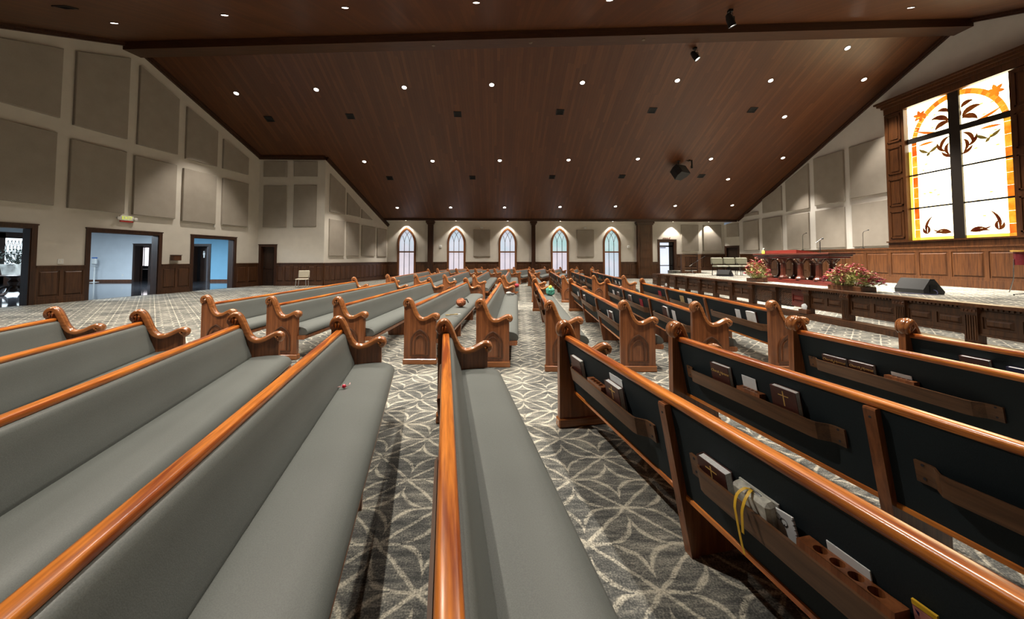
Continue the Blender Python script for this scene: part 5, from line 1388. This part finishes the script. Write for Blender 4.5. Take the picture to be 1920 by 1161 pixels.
# tile floor kept outside the splayed left wall
m = MB()
a = WL.pt(WL.L, 0, -.05); b = WL.pt(WL.L*(6.0-YN)/(LB.y-YN), 0, -.05)
m.prism([(XB-.3, 5.7), (b.x, b.y), (a.x, a.y), (a.x+.2, YB+3), (XB-.3, YB+3)], lambda p, z: (p[0], p[1], z), -.02, .004); struct(m, 'floor_foyer', TILE)
m = MB(); a2 = WL.pt(WL.L, 0, -.28); b2 = WL.pt(WL.L*(6.0-YN)/(LB.y-YN), 0, -.28)
m.prism([(XB-.3, 5.7), (b2.x, b2.y), (a2.x, a2.y), (a2.x+.2, YB+3), (XB-.3, YB+3)], lambda p, z: (p[0], p[1], z), 3.3, 3.5); struct(m, 'ceiling_foyer', FOYERW)
def area(P, e, sx, sy, col):
    l = bpy.data.lights.new('foyer_lamp', 'AREA'); l.shape = 'RECTANGLE'; l.size = sx; l.size_y = sy; l.energy = e; l.color = col
    o = bpy.data.objects.new('foyer_lamp', l); C.objects.link(o); o.location = P
FL = [(-17.2, 19.6), (-21.5, 19.6), (-18.2, 14.5), (-23.5, 14.0)]
for i, (x, y) in enumerate(FL):
    r = thing('foyer_ceiling_light', 'white linear ceiling light in the foyer, %s' % ['behind the doorway with the restroom door', 'behind the doorway with the sanitizer stand', 'nearest the leftmost doorway', 'deepest behind the leftmost doorway'][i], 'ceiling light', Matrix.Translation((x, y, 3.3)), 'foyer ceiling lights')
    m = MB(); m.box(-.65, .65, -.16, .16, -.06, 0); m.build('housing', WHITEP, r)
    m = MB(); m.box(-.6, .6, -.13, .13, -.07, -.06); m.build('diffuser', TUBE, r)
    area((x, y, 3.20), 430, 1.2, .26, (.72, .87, 1.0))
# sanitizer stand
P = at_z(175.5, 528.5, 0); P = at_y(176.5, 520, YB-.5); P.z = 0
r = thing('sanitizer_stand', 'white hand sanitizer stand against the pale foyer wall', 'sanitizer stand', Matrix.Translation(P))
m = MB(); m.lathe([(.001, .004), (.22, .004), (.22, .02), (.03, .035), (.001, .035)], n=18); m.build('base', WHITEP, r)
m = MB(); m.tube([(0, 0, .02), (0, 0, 1.05)], .035, 10); m.build('pole', WHITEP, r)
m = MB(); m.box(-.13, .13, -.10, .06, 1.12, 1.48, None, .04); m.build('dispenser', WHITEP, r)
m = MB(); m.box(-.12, .12, -.09, .05, 1.48, 1.55, None, .02); m.build('blue_cap', plain('blue_plastic', (.03, .16, .55), .4), r)
m = MB(); m.box(-.14, .14, -.14, .05, 1.0, 1.03, None, .01); m.build('drip_tray', WHITEP, r)
for x, y in ((230, 516),):
    u_, z_ = WFB.hit(x, y); m = MB(); m.box(-.05, .05, .002, .012, -.07, .07, None, .004); o = m.build('wall_outlet', WHITEP); o.matrix_world = WFB.M(u_, max(.3, z_)); tag(o, 'white wall outlet low on the pale foyer wall', 'outlet')
# foyer table with planter
P = at_z(24, 553, 0); s0 = P.y/12.0
r = thing('pedestal_table', 'dark carved pedestal table seen through the leftmost doorway', 'table', Matrix.Translation(P))
m = MB(); m.lathe([(.001, .76), (.80, .76), (.82, .79), (.80, .82), (.001, .82)], n=32); m.build('table_top', DOORD, r)
m = MB(); m.lathe([(.001, .10), (.13, .12), (.20, .25), (.10, .38), (.16, .52), (.09, .62), (.22, .76), (.001, .76)], n=16); m.build('pedestal', DOORD, r)
for k in range(4):
    a = k*PI/2+.5; c, s_ = math.cos(a), math.sin(a)
    m = MB(); m.tube(spline([(c*.10, s_*.10, .32), (c*.30, s_*.30, .30), (c*.45, s_*.45, .12), (c*.60, s_*.60, .04), (c*.66, s_*.66, .07)], 4), .05, 8); m.build('leg', DOORD, r)
tb = P.copy()
P2 = tb + Vector((.12, .0, .82))
r = thing('planter', 'pale square planter with dark foliage on the pedestal table', 'plant', Matrix.Translation(P2))
m = MB(); m.loft([[(-.26, -.26, 0), (.26, -.26, 0), (.26, .26, 0), (-.26, .26, 0)], [(-.31, -.31, .42), (.31, -.31, .42), (.31, .31, .42), (-.31, .31, .42)]], False); m.build('pot', plain('pale_stone', (.5, .5, .46), .6), r)
m = MB(); rnd = random.Random(11)
for k in range(420):
    a = rnd.uniform(0, 2*PI); rr = rnd.random()**.5*.62; z = .42+rnd.random()*.62*(1-rr*.6)
    m.leaf((rr*math.cos(a), rr*math.sin(a), z), (rnd.uniform(-1, 1), rnd.uniform(-1, 1), rnd.uniform(-.4, 1)), (0, 0, 1), rnd.uniform(.08, .17), .06)
for k in range(20):
    a = rnd.uniform(0, 2*PI); m.tube([(0, 0, .38), (.3*math.cos(a), .3*math.sin(a), .8)], .01, 4)
o = m.build('foliage', FDARK, r); o['kind'] = 'stuff'
P3 = tb + Vector((-.45, -.25, .82)); m = MB(); m.box(-.16, .16, -.11, .11, 0, .06, None, .01); m.box(-.14, .14, -.10, .10, .06, .10, None, .01)
o = m.build('stacked_books', BROWNB); o.matrix_world = Matrix.Translation(P3); tag(o, 'two dark books lying beside the planter on the pedestal table', 'books')

# ------------------------------------------------------------------ world and view
wd = bpy.data.worlds.new('world'); bpy.context.scene.world = wd; wd.use_nodes = True
wd.node_tree.nodes['Background'].inputs[0].default_value = (0.55, 0.65, 0.8, 1); wd.node_tree.nodes['Background'].inputs[1].default_value = 0.3
sc_ = bpy.context.scene
sc_.view_settings.view_transform = 'Standard'; sc_.view_settings.look = 'None'; sc_.view_settings.gamma = 1.0
sc_.view_settings.use_curve_mapping = False
sc_.view_settings.exposure = 0.0
sc_.cycles.max_bounces = 10; sc_.cycles.diffuse_bounces = 6
